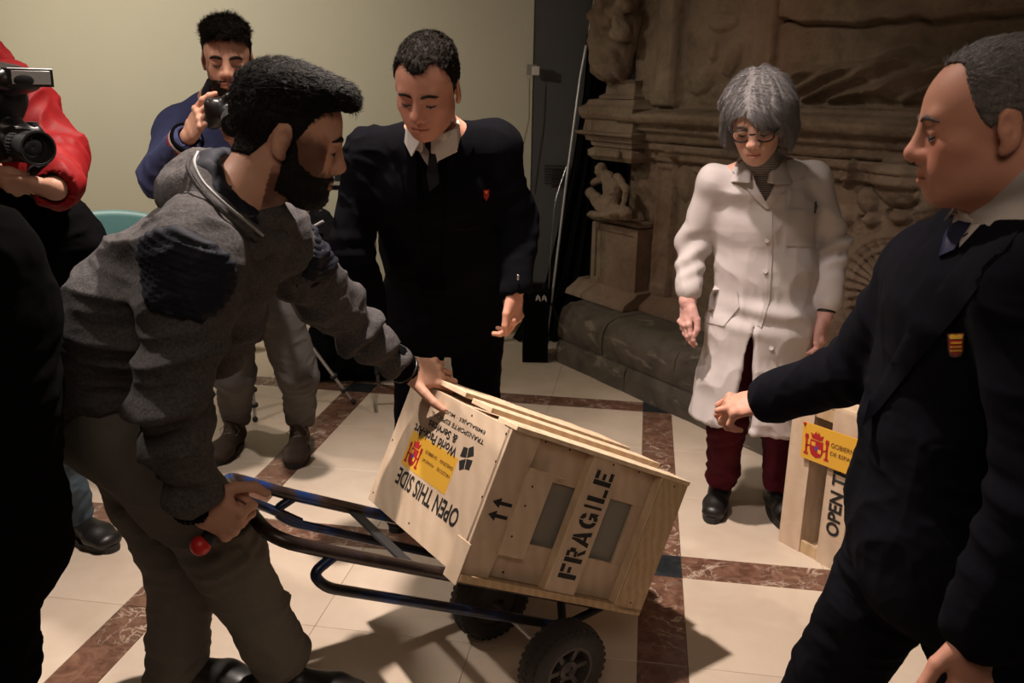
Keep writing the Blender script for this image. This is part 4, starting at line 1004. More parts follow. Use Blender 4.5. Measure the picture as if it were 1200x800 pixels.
# ------------------------------------------------------------------ woman in the white coat
J = dict(neck=at(894, 192, 2.87), chest=at(896, 245, 2.95), waist=at(896, 320, 2.99), pelvis=at(894, 368, 3.0),
         shR=at(838, 212, 2.93), elR=at(812, 285, 3.0), wrR=at(806, 352, 2.92), shL=at(953, 210, 2.97), elL=at(976, 285, 3.0), wrL=at(966, 370, 2.92),
         hiR=at(868, 385, 3.0), knR=at(852, 495, 2.99), anR=gz(846, 560, .12)*[1, 1, 1], hiL=at(918, 385, 3.02), knL=at(914, 500, 3.04), anL=gz(914, 568, .12))
hd = Head(at(888, 142, 2.72), -112, 24, 4, 1.02, nose=.9, fat=.92)
wo = body_skin('person', hd, J, M['skin_pale'], face_color(hd, beard=0, lips=(.80, .36, .36), flush=.3, brow=.4), {}, h=.004, slim=.76)
face_marks(wo, hd, M['hair_salt'], .0022, .0013)
tag(wo, 'grey-haired person with glasses in a white lab coat and pink gloves', 'person')
# gloves are hands of their own thin rubber skin
for s, kw in (('R', dict(d=unit([-.06, -.15, -1]), n=unit([.85, .3, .1]), thumb=1, curls=((12, 18, 12), (14, 20, 12), (18, 24, 14), (22, 26, 14)), spread=4, tdir=unit([.35, -.35, -.85]), sc_=.98)),
              ('L', dict(d=unit([-.06, -.25, -1]), n=unit([-.7, .5, .1]), thumb=-1, curls=((20, 28, 20), (22, 30, 20), (26, 32, 20), (28, 34, 20)), spread=3, tdir=unit([-.3, -.4, -.85]), sc_=.98))):
    W = J['wr'+s]; u_ = unit(J['el'+s]-W); F = Field(*bounds([W, W+kw['d']*.2], .09), .0028); hand(F, W, **kw); F.seg(W+u_*.03, W, .031, .030, None, .01); F.seg(W+u_*.027, W+u_*.033, .033, .033, None, .002)
    fmesh(F, 'glove', M['glove'], wo, lambda P: folds(P, 30., .0012, 1.), np.ones(3))
def fr_(L, phi):
    left = L[:, 0] > 0; z = np.where(left, np.interp(phi, [0, 12, 30, 46, 60, 74, 90, 180], [.046, .036, .020, .008, -.018, -.066, -.085, -.095]), np.interp(phi, [0, 10, 24, 42, 60, 74, 90, 180], [.046, .060, .060, .034, .000, -.058, -.080, -.095]))
    return z+vnoise(np.stack([phi*.12, phi*0, phi*0+left*5.], 1), 1., 4)*.012-L[:, 2]
def vol(F): hd.E(F, (0, -.030, .020), (.090, .092, .088), .03); hd.S(F, (-.066, -.02, -.03), (-.060, .005, -.055), .030, .018, .03); hd.S(F, (.066, -.02, -.03), (.060, .005, -.055), .030, .018, .03)
F = cap(hd, lambda L, p: .012+.006*sstep(.0, .08, L[:, 2])+.005*sstep(40, 90, p), fr_, .003, extra=vol)
def strand(P):
    L = hd.loc(P); th = np.arctan2(L[:, 0], L[:, 1]+.02)*1.; r = L[:, 2]
    th = np.arctan2(L[:, 0]-.012, L[:, 1]+.05)+L[:, 2]*3.*np.sign(L[:, 0]+.01)+vnoise(L, 12.)*.25
    return vnoise(np.stack([th*5, th*0, r*14], 1), 1., 3)*.0050+vnoise(np.stack([th*17, th*0, r*22], 1), 1., 8)*.0030+vnoise(np.stack([th*44, th*0, r*26], 1), 1., 9)*.0012
hr = fmesh(F, 'hair', M['hair_grey'], wo, strand)
strands(hr, hd, 15000, lambda L: .022+.02*sstep(.09, .0, L[:, 2]), lambda L: np.stack([np.sign(L[:, 0]+.01)*(.15+.9*sstep(.03, .1, L[:, 2])), .55*sstep(.03, .09, L[:, 2])*(L[:, 1] > -.02)-.2, -.25-1.2*sstep(.12, .03, L[:, 2])], 1), M['hair_grey'], hr, .0009, .16, .22, 3, None, 4)
b = MB()   # glasses
for x in (-1, 1):
    lens = [hd.p(x*.033+.0265*math.copysign(abs(math.cos(a))**.75, math.cos(a)), .098-.006*abs(math.cos(a)), .000+.0185*math.copysign(abs(math.sin(a))**.75, math.sin(a))) for a in np.linspace(0, 2*math.pi, 33)[:-1]]
    b.tube(lens, .0028, 8, closed=True); b.tube([hd.p(x*.060, .092, .008), hd.p(x*.072, .07, .010), hd.p(x*.080, .0, .008)], .0024, 8)
b.tube([hd.p(-.008, .099, .006), hd.p(0, .104, .007), hd.p(.008, .099, .006)], .0025, 8)
gl = b.build('glasses', M['black'], wo, True, label='black-rimmed glasses')
for x in (-1, 1): MB().lathe(hd.p(x*.033, .0965, 0), hd.R[:, 1], [(-.0005, .019), (.0005, .019)], 24).build('lens', M['glass'], gl, True)
# striped roll neck
t = NT('striped_knit'); wv = t.node('ShaderNodeTexWave', wave_type='BANDS', bands_direction='Z', i={'Vector': t.coord(), 'Scale': 52., 'Distortion': .4}).outputs['Fac']
M['stripes'] = t.fin(t.ramp(wv, [(.42, (.010, .010, .012)), (.55, (.24, .22, .21))]), .9)
F = Field(*bounds([hd.p(0, -.02, -.07), J['chest']], .17), .004); F.seg(hd.p(0, -.020, -.072), J['neck']+[0, 0, .01], .058, .062, None, .01); F.seg(J['neck']-[0, -.02, .05], J['chest'], (.07, .04), (.12, .06), unit(J['shL']-J['shR']), .03)
fmesh(F, 'roll_neck', M['stripes'], wo, lambda P: folds(P, 12., .003, 3.))
# coat
sd = unit(J['shL']-J['shR']); pts = [J[q] for q in ('neck', 'shL', 'shR', 'elL', 'elR', 'wrL', 'wrR')]+[at(890, 495, 2.97)]
F = Field(*bounds(pts, .24), .005)
sp = [at(894, 212, 2.93), at(896, 250, 2.96), at(896, 315, 2.98), at(892, 380, 2.98), at(876, 500, 2.97)]
F.chain(sp, [(.145, .070), (.172, .112), (.168, .118), (.192, .140), (.225, .160)], sd, .05)
F.seg(J['shL'], J['shR'], .050, .050, None, .04); F.seg(J['neck']+[0, .02, -.035], J['neck']+[0, .03, -.08], (.085, .055), (.13, .075), sd, .03)
for s in 'LR': F.seg(J['neck']+[0, .015, -.025], J['sh'+s], .046, .048, None, .03)
for s in 'LR': limb_sleeve(F, J['sh'+s], J['el'+s], J['wr'+s]+(J['el'+s]-J['wr'+s])*.22, (.055, .054, .048), .035)
F.seg(sp[3], at(874, 560, 2.97), (.175, .122), (.225, .155), sd, .01, True)
F.plane(at(880, 492, 2.97), [-.12, 0, -1])
F.seg(hd.p(0, 0, -.03), J['neck']+[0, 0, .02], .060, .056, None, .01, True)
F.seg(at(889, 385, 2.80), at(880, 505, 2.74), (.004, .14), (.055, .14), sd, .006, True)
def cd(P):
    z = folds(P, 4.2, .010, 12., (1, 1, .8))
    for s in 'LR':
        a, b_ = J['el'+s], J['wr'+s]; tt = (P-a)@unit(b_-a); r = np.linalg.norm(P-a-np.outer(tt, unit(b_-a)), axis=1)
        z = z+.008*sstep(.10, .06, r)*np.exp(-(tt/.10)**2)*np.sin(tt*85+P[:, 0]*40+vnoise(P, 9)*4)
    c = at(893, 372, 2.84); z = z+.012*np.exp(-((P[:, 2]-c[2])/.05)**2)*np.sin((P[:, 2]-c[2])*70+(P[:, 0]-c[0])*14)*sstep(.3, .0, np.abs(P[:, 0]-c[0]))
    return z
ct = fmesh(F, 'lab_coat', M['coat'], wo, cd); tc = bvh_of(ct)
for s in 'LR':
    a, b_ = J['wr'+s]+(J['el'+s]-J['wr'+s])*.27, J['wr'+s]+(J['el'+s]-J['wr'+s])*.05
    F = Field(*bounds([a, b_], .06), .003); F.seg(a, b_, .040, .034, None, .01, flat=True); fmesh(F, 'ribbed_cuff', M['coat'], wo)
drape('shirt_opening', tc, [(876, 192), (884, 218), (898, 244), (903, 226), (921, 186), (900, 178)], .002, M['stripes'], wo, .006, 5, label='striped knit showing in the coat opening')
lp = [(918, 178), (930, 186), (947, 196), (942, 210), (921, 211), (926, 217), (914, 230), (899, 246), (895, 240), (906, 222), (917, 196)]
drape('lapel', tc, lp, .012, M['coat'], wo, .010, 5)
drape('lapel', tc, [(880, 172), (866, 184), (858, 200), (869, 211), (876, 209), (872, 217), (884, 232), (899, 246), (897, 236), (886, 216), (879, 193)], .012, M['coat'], wo, .010, 5)
drape('breast_pocket', tc, [(919, 245), (960, 247), (955, 290), (950, 332), (920, 330)][:5] if 0 else [(918, 245), (957, 247), (953, 289), (921, 288)], .004, M['coat'], wo, .006, 6)
drape('hip_pocket', tc, [(846, 318), (864, 342), (866, 360), (848, 382), (828, 378), (832, 345)], .005, M['coat'], wo, .006, 6)
drape('button_placket', tc, [(899, 246), (905, 246), (905, 300), (902, 352), (892, 384), (887, 381), (897, 350), (900, 300)], .004, M['coat'], wo, .006, 5)
for px in ((899, 282), (897, 318), (904, 408)):
    q = tc.ray_cast(Vector((0, 0, H)), Vector(unit(ray(*px))))
    if q[0] is not None: MB().lathe(np.array(q[0]), -unit(ray(*px)), [(.0, .0075), (.006, .0075), (.0065, .0055), (.0055, .005)], 16).build('button', M['coat'], wo, True)
F = Field(*bounds([J['neck'], J['neck']], .16), .0035); F.seg(J['neck']+[0, .012, -.060], J['neck']+[0, .015, .008], (.105, .096), (.078, .072), sd, .004, flat=True); F.seg(J['neck']+[0, .012, -.09], J['neck']+[0, .015, .05], .064, .064, None, .004, True)
F.ell(J['neck']+unit([-.25, -1, -.1])*.095, (.036, .06, .10), I3, .01, True); fmesh(F, 'coat_collar', M['coat'], wo)
b = MB(); b.tube([at(956, 236, 2.80), at(955, 250, 2.80)], .0035, 8); b.tube([at(958, 240, 2.795), at(955.5, 247, 2.795)], .0022, 6); b.build('pen', M['black'], wo, True, label='black pen clipped in the breast pocket')
W, E_ = J['wrL'], J['elL']; u_ = unit(E_-W); b = MB(); b.lathe(W+u_*.022, u_, [(-.010, .034), (-.009, .036), (.009, .037), (.010, .035)], 28); b.build('wrist_watch', M['black'], wo, True)
F = Field(*bounds([J['pelvis'], J['knL'], J['knR'], J['anL'], J['anR']], .13), .005)
trousers(dict(J, pelvis=J['pelvis']), M['wine'], wo, (.080, .066, .058), (.14, .11), seed=7.)
shoe('ankle_boot', [J['anR'][0]-.0, J['anR'][1]+.02, 0], [-.35, -.9], M['leather'], wo, .26, .095, high=.07); shoe('ankle_boot', [J['anL'][0], J['anL'][1]+.02, 0], [.05, -1], M['leather'], wo, .26, .095, high=.07)
print('woman done')

# ------------------------------------------------------------------ suited man at the right, close to the camera
J = dict(neck=at(1178, 262, 1.33), chest=at(1150, 360, 1.35), waist=at(1118, 520, 1.40), pelvis=at(1105, 610, 1.40),
         shR=at(1085, 318, 1.50), elR=at(1010, 430, 1.62), wrR=at(902, 468, 1.78), shL=at(1210, 345, 1.15), elL=at(1225, 590, 1.06), wrL=at(1150, 738, 1.10),
         hiR=at(1062, 640, 1.46), knR=at(985, 780, 1.55), anR=at(890, 950, 1.62), hiL=at(1130, 650, 1.34), knL=at(1165, 830, 1.33), anL=at(1185, 1010, 1.42))
hd = Head(at(1163, 150, 1.30), 164, 8, 0, .99, nose=1.15)
ma = body_skin('person', hd, J, M['skin_red'], face_color(hd, beard=.12, shade=(.55, .40, .36), brow=.45, browc=(.25, .2, .18), flush=.5),
    dict(R=dict(d=unit(at(850, 478, 1.80)-J['wrR']), n=unit([-.25, .35, -.9]), thumb=-1, curls=((35, 50, 35), (42, 55, 35), (48, 58, 35), (55, 58, 35)), spread=5, tdir=unit([-.75, -.45, -.25]), sc_=1.0),
         L=dict(d=unit([-.15, -.15, -1]), n=unit([-.35, .9, 0]), thumb=-1, curls=((18, 26, 18), (22, 30, 18), (26, 32, 18), (30, 34, 18)), spread=4, tdir=unit([-.75, -.15, -.7]), sc_=1.05)), h=.004)
face_marks(ma, hd, M['hair_salt'], .0034, .0016)
tag(ma, 'greying older man in a dark navy suit reaching out, nearest at the right', 'person')
bald = ([0, 20, 34, 46, 54, 62, 74, 84, 98, 112, 135, 180], [.096, .100, .098, .086, .056, .022, .002, .018, .028, -.006, -.040, -.050])
F = cap(hd, lambda L, p: .0015+.002*sstep(.04, .09, L[:, 2]), hairline(bald), .003)
hr = fmesh(F, 'hair', M['hair_salt'], ma, lambda P: vnoise(hd.loc(P)*[1, .4, .9], 190.)*.0018)
strands(hr, hd, 12000, lambda L: .008+.010*sstep(.03, .09, L[:, 2]), lambda L: np.stack([0*L[:, 0], 0*L[:, 0]-.9, -.8+1.0*sstep(.03, .1, L[:, 2])], 1), M['hair_grey'], hr, .0006, .25, .25, 4)
FS, jk = suit_top(J, M['suit2'], 'suit_jacket', ma, [at(1178, 300, 1.34), at(1150, 360, 1.36), at(1120, 500, 1.40), at(1108, 600, 1.40), at(1100, 650, 1.40)], [(.165, .095), (.195, .135), (.180, .140), (.190, .150), (.195, .150)], arm=(.072, .066, .056), seed=6., sh_r=.066, h=.005)
tr_ = bvh_of(jk)
collar(hd, J, M['shirt'], ma, at(1176, 278, 1.325), hd.p(0, -.030, -.070), .072)
drape('shirt_front', tr_, [(1128, 250), (1152, 245), (1200, 195), (1200, 215), (1150, 262), (1124, 290)], .004, M['shirt'], ma, .006, 7)
drape('shirt_collar_side', bvh_of(ma), [(1124, 262), (1138, 250), (1158, 238), (1180, 218), (1200, 198), (1225, 180), (1230, 240), (1190, 262), (1150, 285), (1128, 292)], .012, M['shirt'], ma, .006, 6)
drape('tie', tr_, [(1118, 252), (1134, 250), (1138, 262), (1118, 292), (1100, 300), (1106, 275)], .010, M['tie_navy'], ma, .012, 6)
drape('lapel', tr_, [(1200, 222), (1150, 275), (1118, 312), (1060, 392), (1018, 470), (1010, 500), (1030, 480), (1078, 420), (1120, 372), (1150, 330), (1200, 262)], .008, M['suit2'], ma, .009, 8)
bd = drape('badge', tr_, [(1110, 391), (1130, 390), (1129.5, 410), (1126, 417), (1119, 419), (1113, 417), (1111, 410)], .006, M['crest_dark'], ma, .003, 4, label='embroidered red and yellow shield badge')
drape('badge_field', tr_, [(1112, 399), (1128, 398.5), (1127.5, 411), (1120, 417), (1113, 413)], .0075, M['crest_red'], ma, .002, 4)
for y in (401, 405.5, 410): drape('badge_stripe', tr_, [(1113, y), (1127.5, y-.5), (1127, y+1.6), (1113.5, y+2)], .009, M['yellow'], ma, .002, 3)
drape('badge_crown', tr_, [(1112, 393), (1116, 391.5), (1120, 392.5), (1124, 391.3), (1128.5, 392.5), (1127.5, 397), (1113, 397.3)], .0075, M['yellow'], ma, .002, 3)
for s in 'RL':
    a, b_ = J['el'+s], J['wr'+s]; d = unit(b_-a); F = Field(*bounds([b_], .10), .0035); F.seg(b_-d*.05, b_-d*.006, .036, .036, None, .002, flat=True); F.seg(b_-d*.03, b_+d*.03, .031, .031, None, .002, True); fmesh(F, 'shirt_cuff', M['shirt'], ma)
trousers(J, M['suit2'], ma, (.105, .082, .072), (.18, .14), seed=9., cuts=False)
b = MB(); b.ball(J['wrL']+unit([-.9, -.4, -.1])*.033+[0, 0, -.075], .004, 6)
shoe('shoe', [gz(905, 940, 0)[0], gz(905, 940, 0)[1], 0], [-.8, -.2], M['leather'], ma); shoe('shoe', [gz(1170, 1000, 0)[0], gz(1170, 1000, 0)[1], 0], [-.9, -.1], M['leather'], ma)
print('right man done')

# ------------------------------------------------------------------ photographers
def slr(name, o, fwd, up, s, label, lens_len=.09, lens_r=.038, flash=False, hood=0.):
    R = frame(fwd, up); l, f, u = R[:, 0], R[:, 1], R[:, 2]; o = np.array(o, float); P = lambda x, y, z: o+(l*x+f*y+u*z)*s
    r = empty(name, P(0, 0, 0), label, 'camera')
    F = Field(*bounds([P(-.09, -.04, -.06), P(.09, .06, .09)], .05), .003*max(s, 1))
    F.chain([P(-.050, 0, 0), P(.055, 0, 0)], [(.045*s, .027*s), (.045*s, .025*s)], u, .01); F.seg(P(-.066, -.002, -.032), P(-.066, -.002, .025), .024*s, .022*s, None, .015)
    F.seg(P(0, 0, .045), P(0, .012, .060), (.034*s, .020*s), (.024*s, .014*s), l, .015); F.seg(P(0, .0, 0), P(0, .032, 0), .040*s, .038*s, None, .01)
    fmesh(F, 'camera_body', M['black'], r)
    prof = [(.02, lens_r*.9), (.045, lens_r*.92), (.046, lens_r), (lens_len*.7, lens_r), (lens_len*.72, lens_r*.95), (lens_len, lens_r*1.02), (lens_len+.012+hood, lens_r*1.06), (lens_len+.012+hood, lens_r*.94), (lens_len-.004, lens_r*.86), (lens_len-.006, .001)]
    ln = MB().lathe(o, f, [(a*s, b_*s) for a, b_ in prof], 36).build('lens', M['blackm'], r, True)
    gb = MB(); 
    for k in range(30):
        a = 2*math.pi*k/30; rd = l*math.cos(a)+u*math.sin(a); tg = -l*math.sin(a)+u*math.cos(a); gb.obox(o+(f*.052+rd*lens_r*.985-tg*.0016)*s, tg*.0032*s, f*.028*s, rd*.0022*s)
    gb.build('zoom_grip', M['rubber'], ln, kind='stuff')
    MB().lathe(o+f*(lens_len-.003)*s, f, [(-.002, .001), (0, lens_r*.5*s), (-.003, lens_r*.85*s)][::-1], 32).build('glass', M['lens'], ln, True)
    MB().lathe(P(-.066, .006, .040), u, [(0, .009*s), (.008*s, .008*s)], 16).build('shutter_button', M['steel'], r, True)
    MB().lathe(P(.050, 0, .040), u, [(0, .014*s), (.010*s, .013*s)], 20).build('mode_dial', M['blackm'], r, True)
    return r, P
J = dict(neck=at(263, 118, 3.10), chest=at(258, 180, 3.15), waist=at(268, 285, 3.28), pelvis=at(290, 345, 3.35),
         shR=at(208, 150, 3.12), elR=at(188, 207, 2.98), wrR=at(221, 160, 2.80), shL=at(312, 150, 3.12), elL=at(325, 210, 3.0), wrL=at(290, 178, 2.86),
         hiR=at(268, 365, 3.35), knR=at(276, 440, 3.38), anR=gz(276, 485, .14), hiL=at(325, 365, 3.35), knL=at(350, 440, 3.38), anL=gz(352, 488, .14))
hd = Head(at(267, 70, 2.99), -76, 13, 0, .99)
ph = body_skin('person', hd, J, M['skin'], face_color(hd, beard=.75, shade=(.30, .21, .18), brow=.9),
    dict(R=dict(d=unit(at(243, 122, 2.735)-J['wrR']), n=unit([.70, .65, -.1]), thumb=1, curls=((10, 25, 20), (22, 40, 30), (26, 44, 30), (30, 46, 30)), spread=5, tdir=unit([.5, .9, .3]), sc_=1.1),
         L=dict(d=unit(at(272, 150, 2.80)-J['wrL']), n=unit([-.3, .1, .9]), thumb=-1, curls=((30, 40, 30),)*4, spread=3)), h=.004)
face_marks(ph, hd, M['hair_brown'], .0046, .0018, lip=False)
tag(ph, 'bearded photographer in a blue jacket holding a black camera against the wall', 'person')
def vol(F): hd.E(F, (0, .030, .094), (.058, .058, .032), .03); hd.S(F, (-.035, .066, .090), (.038, .074, .094), .014, .014, .02)
F = cap(hd, lambda L, p: .0015+.004*sstep(.03, .10, L[:, 2]), hairline('std', .002), .003, extra=vol)
hr = fmesh(F, 'hair', M['hair_brown'], ph, lambda P: (vnoise(hd.loc(P)*[1, .7, 1], 80.)*.005)*sstep(.02, .08, hd.loc(P)[:, 2]))
strands(hr, hd, 9000, lambda L: .006+.026*sstep(.04, .10, L[:, 2]), fl_short, M['hair_brown'], hr, .0009, .8, .6, 5)
F = cap(hd, lambda L, p: .0008+.0025*sstep(-.07, -.10, L[:, 2]), beardline(), .003)
fmesh(F, 'beard', M['hair_brown'], ph, lambda P: vnoise(P, 260.)*.0015)
FS, jk = suit_top(J, M['blue_jkt'], 'blue_jacket', ph, [at(262, 140, 3.13), at(259, 180, 3.15), at(266, 270, 3.27), at(276, 318, 3.32)], [(.155, .085), (.195, .125), (.180, .125), (.185, .13)], arm=(.070, .066, .050), seed=11., sh_r=.064, amp=.008, k=.04, wrf=.12)
tr_ = bvh_of(jk)
for r_, m_ in ((.20, 'crest_red'), (.13, 'shirt'), (.07, 'sweater')):
    a, b_ = J['elR'], J['wrR']; d = unit(b_-a); q = b_-d*(r_*.20+.0); MB().lathe(q, d, [(-.007, .050), (-.006, .053), (.006, .053), (.007, .050)], 28).build('striped_cuff', M[m_], ph, True)
F = Field(*bounds([hd.p(0, -.02, -.06), J['neck']], .12), .0035); F.seg(hd.p(0, -.03, -.085), J['neck'], .072, .080, None, .01, flat=True); F.seg(hd.p(0, -.02, -.04), J['neck'], .062, .066, None, .004, True); F.ell(J['neck']+unit([.25, -1, .3])*.09, (.03, .06, .08), I3, .01, True)
fmesh(F, 'jacket_collar', M['navy_rib'], ph)
F = Field(*bounds([hd.p(0, -.02, -.06), J['neck']], .12), .0035); F.seg(hd.p(0, -.02, -.085), J['neck'], .062, .066, None, .01, flat=True); F.ell(J['neck']+unit([.25, -1, .3])*.085, (.022, .05, .08), I3, .01, True)
fmesh(F, 'red_lining', M['crest_red'], ph)
trousers(J, M['greytr'], ph, (.098, .078, .064), (.17, .13), seed=13.)
for s, d in (('R', [-.1, -1]), ('L', [.12, -1])): shoe('laced_shoe', [J['an'+s][0], J['an'+s][1]-.035, 0], d, M['brown_lth'], ph, .30, .115, laces=True)
slr('camera', at(274, 132, 2.76), unit([.30, -1, -.42]), (0, 0, 1), .98, 'black camera held up by the photographer in the blue jacket', .085, .038)

# red jacket, head out of the frame
J = dict(neck=at(-42, 78, 2.07), chest=at(-35, 150, 2.12), waist=at(-45, 290, 2.3), pelvis=at(-40, 360, 2.38),
         shL=at(12, 122, 2.08), elL=at(58, 186, 2.04), wrL=at(64, 221, 1.82), shR=at(-95, 120, 2.1), elR=at(-110, 215, 1.95), wrR=at(-30, 190, 1.8),
         hiL=at(10, 400, 2.42), knL=at(58, 505, 2.62), anL=gz(82, 600, .10), hiR=at(-50, 400, 2.35), knR=at(-50, 560, 2.3), anR=at(-60, 730, 2.3))
hd = Head(at(-62, 22, 2.02), -45, 8, 0, 1.0)
rd_ = body_skin('person', hd, J, M['skin'], face_color(hd, beard=.3),
    dict(L=dict(d=unit([-1, -.05, .10]), n=unit([.05, .45, .9]), thumb=1, curls=((20, 35, 30), (26, 38, 30), (30, 40, 30), (36, 44, 30)), spread=3, tdir=unit([-.45, -.6, .5]), sc_=1.08)), h=.0045)
tag(rd_, 'photographer in a red jacket holding a camera with flash, partly out of frame', 'person')
F = cap(hd, lambda L, p: .006+.006*sstep(.03, .10, L[:, 2]), hairline('std'), .0035); fmesh(F, 'hair', M['hair_brown'], rd_, lambda P: vnoise(P, 90.)*.004)
FS, jk = suit_top(J, M['red_shell'], 'red_jacket', rd_, [at(-30, 105, 2.08), at(-30, 150, 2.12), at(-40, 250, 2.26), at(-42, 330, 2.33)], [(.165, .095), (.205, .14), (.195, .14), (.20, .15)], arm=(.078, .074, .052), seed=15., sh_r=.066, amp=.012, k=.045, wrf=.12)
F = Field(*bounds([J['neck'], hd.p(0, -.05, -.05)], .14), .004); F.seg(J['neck'], hd.p(0, -.045, -.065), .10, .105, None, .03); F.seg(J['neck']-[0, 0, .05], hd.p(0, 0, .0), .066, .08, None, .01, True); fmesh(F, 'jacket_hood', M['red_shell'], rd_, lambda P: folds(P, 9., .006, 2.))
a, b_ = J['elL'], J['wrL']; d = unit(b_-a); MB().lathe(b_-d*.03, d, [(-.022, .050), (-.02, .054), (.018, .049), (.02, .044)], 28).build('black_cuff', M['blackm'], rd_, True)
trousers(J, M['jeans'], rd_, (.095, .078, .070), (.17, .13), seed=16.)
shoe('laced_shoe', [J['anL'][0], J['anL'][1]+.02, 0], [.75, -.45], M['leather'], rd_, .30, .112, laces=True); shoe('laced_shoe', [J['anR'][0], J['anR'][1], 0], [.6, -.7], M['leather'], rd_, .30, .112)
F = Field(*bounds([at(-10, 235, 2.05), at(112, 290, 2.2), at(40, 380, 2.3)], .17), .006)
F.chain([at(-10, 250, 2.08), at(50, 268, 2.12), at(80, 290, 2.15)], [(.09, .08), (.09, .085), (.075, .08)], None, .05); F.seg(at(60, 280, 2.14), at(55, 420, 2.25), (.12, .09), (.13, .10), (1, 0, 0), .05); F.seg(at(82, 272, 2.1), at(102, 282, 2.1), .05, .02, None, .03)
fmesh(F, 'black_vest', M['wool'], rd_, lambda P: folds(P, 8., .008, 5.), label='black padded bag and cloth at the waist')
rr, P_ = slr('camera', at(15, 168, 1.84), unit([.90, -.72, -.04]), (0, 0, 1), .86, 'black camera with a flash on top and long lens, at the left edge', .115, .038, hood=.012)
fl = MB(); fo_ = at(6, 120, 1.80)
F = Field(*bounds([P_(0, 0, .05), P_(0, .10, .17)], .06), .004); F.seg(P_(0, 0, .07), P_(0, 0, .10), (.028, .022), (.034, .026), P_(1, 0, 0)-P_(0, 0, 0), .01); F.seg(P_(0, -.01, .10), P_(0, .0, .145), (.040, .030), (.040, .028), P_(1, 0, 0)-P_(0, 0, 0), .02)
F.seg(P_(0, -.02, .158), P_(.0, .075, .150), (.044, .026), (.046, .027), P_(1, 0, 0)-P_(0, 0, 0), .01)
fu = fmesh(F, 'flash_unit', M['black'], rr)
o_ = P_(-.034, .094, .136); ux = unit(P_(1, 0, 0)-P_(0, 0, 0)); uf = unit(P_(0, 1, 0)-P_(0, 0, 0)); uz = unit(P_(0, 0, 1)-P_(0, 0, 0))
MB().obox(o_-uf*.02, ux*.088, uz*.036, uf*.026).build('flash_head', M['black'], fu); MB().obox(o_+ux*.007+uz*.005+uf*.006, ux*.074, uz*.026, uf*.002).build('flash_window', plain('flash_window', (.30, .29, .28), .15, 0, .8), fu)

# black coat, back turned, at the left edge
J = dict(neck=at(-120, 205, 1.38), chest=at(-100, 320, 1.38), waist=at(-80, 490, 1.40), pelvis=at(-50, 600, 1.42), shR=at(-18, 298, 1.40), elR=at(2, 450, 1.40), wrR=at(0, 600, 1.45),
         shL=at(-205, 290, 1.30), elL=at(-220, 450, 1.30), wrL=at(-190, 600, 1.35), hiR=at(-15, 600, 1.44), knR=at(-8, 780, 1.50), anR=at(-5, 960, 1.55), hiL=at(-110, 600, 1.38), knL=at(-120, 780, 1.42), anL=at(-130, 960, 1.45))
hd = Head(J['neck']+[-.03, .04, .15], 60, 12, 0, 1.0)
bc = body_skin('person', hd, J, M['skin'], face_color(hd), {}, h=.0055)
tag(bc, 'person in a long black coat cut off by the left edge, back turned', 'person')
F = cap(hd, lambda L, p: .008+0*p, hairline('std'), .004); fmesh(F, 'hair', M['hair_black'], bc)
FS, jk = suit_top(J, M['wool'], 'long_black_coat', bc, [at(-98, 290, 1.38), at(-98, 360, 1.38), at(-85, 480, 1.40), at(-75, 640, 1.42)], [(.17, .09), (.205, .14), (.20, .15), (.225, .18)], arm=(.075, .068, .056), seed=21., sh_r=.07, amp=.007, h=.006)
trousers(J, M['wool'], bc, (.10, .078, .07), (.18, .14), seed=22., cuts=False)
shoe('shoe', [J['anR'][0], J['anR'][1], 0], [.5, .8], M['leather'], bc); shoe('shoe', [J['anL'][0], J['anL'][1], 0], [.5, .8], M['leather'], bc)
print('people done')

# ------------------------------------------------------------------ carved stone monument
MD = np.array([.5375, -.8433, 0]); MN = np.array([.8433, .5375, 0]); MS = np.array([.282, 4.909, 0])
def mp(s, z, n): return MS+MD*s+MN*n+np.array([0, 0, z])
def mi(px, py, n):
    d = ray(px, py); o = np.array([0, 0, H]); t = ((MS+MN*n-o)@MN)/(d@MN); q = o+d*t-MS; return q@MD, q[2]
mon = empty('stone_monument', mp(1.2, 0, .5), 'weathered carved stone tomb with mouldings, statue and draped effigy against the wall', 'monument')
def course(name, s0, s1, prof, m, seed, amp=.006, ds=.03, lab=None):
    "a block whose front follows prof, a list of (n, z) from the floor up"
    pr = [np.array(p, float) for p in prof]; fine = []
    for a, b in zip(pr[:-1], pr[1:]):
        k = max(1, int(np.linalg.norm(b-a)/.02)); fine += [a+(b-a)*i/k for i in range(k)]
    fine.append(pr[-1]); ns = max(2, int((s1-s0)/ds)+1); ss = np.linspace(s0, s1, ns)
    P = np.array([mp(s, q[1], q[0]) for s in ss for q in fine]); m_ = len(fine)
    dn = (vnoise(P, 9., seed)*.6+vnoise(P, 26., seed)*.4)*amp; P = P-MN*dn[:, None]; P[:, 2] += dn*.5
    F = [(i*m_+j, i*m_+j+1, (i+1)*m_+j+1, (i+1)*m_+j) for i in range(ns-1) for j in range(m_-1)]
    V = [tuple(p) for p in P]; nb = len(V); zb = fine[0][1]; zt = fine[-1][1]; nbk = .95
    V += [tuple(mp(s0, zb, nbk)), tuple(mp(s0, zt, nbk)), tuple(mp(s1, zb, nbk)), tuple(mp(s1, zt, nbk))]
    F += [tuple(range(m_))+(nb+1, nb), tuple(range((ns-1)*m_, ns*m_))[::-1]+(nb+2, nb+3), tuple(i*m_+m_-1 for i in range(ns))+(nb+3, nb+1), (nb, nb+1, nb+3, nb+2)]
    b = MB(); b.v = V; b.f = F; return b.build(name, m, mon, True, label=lab)
edges1 = [-.034, .60, 1.25, 1.95, 2.7]; edges2 = [-.06, .37, .95, 1.6, 2.2, 2.75]
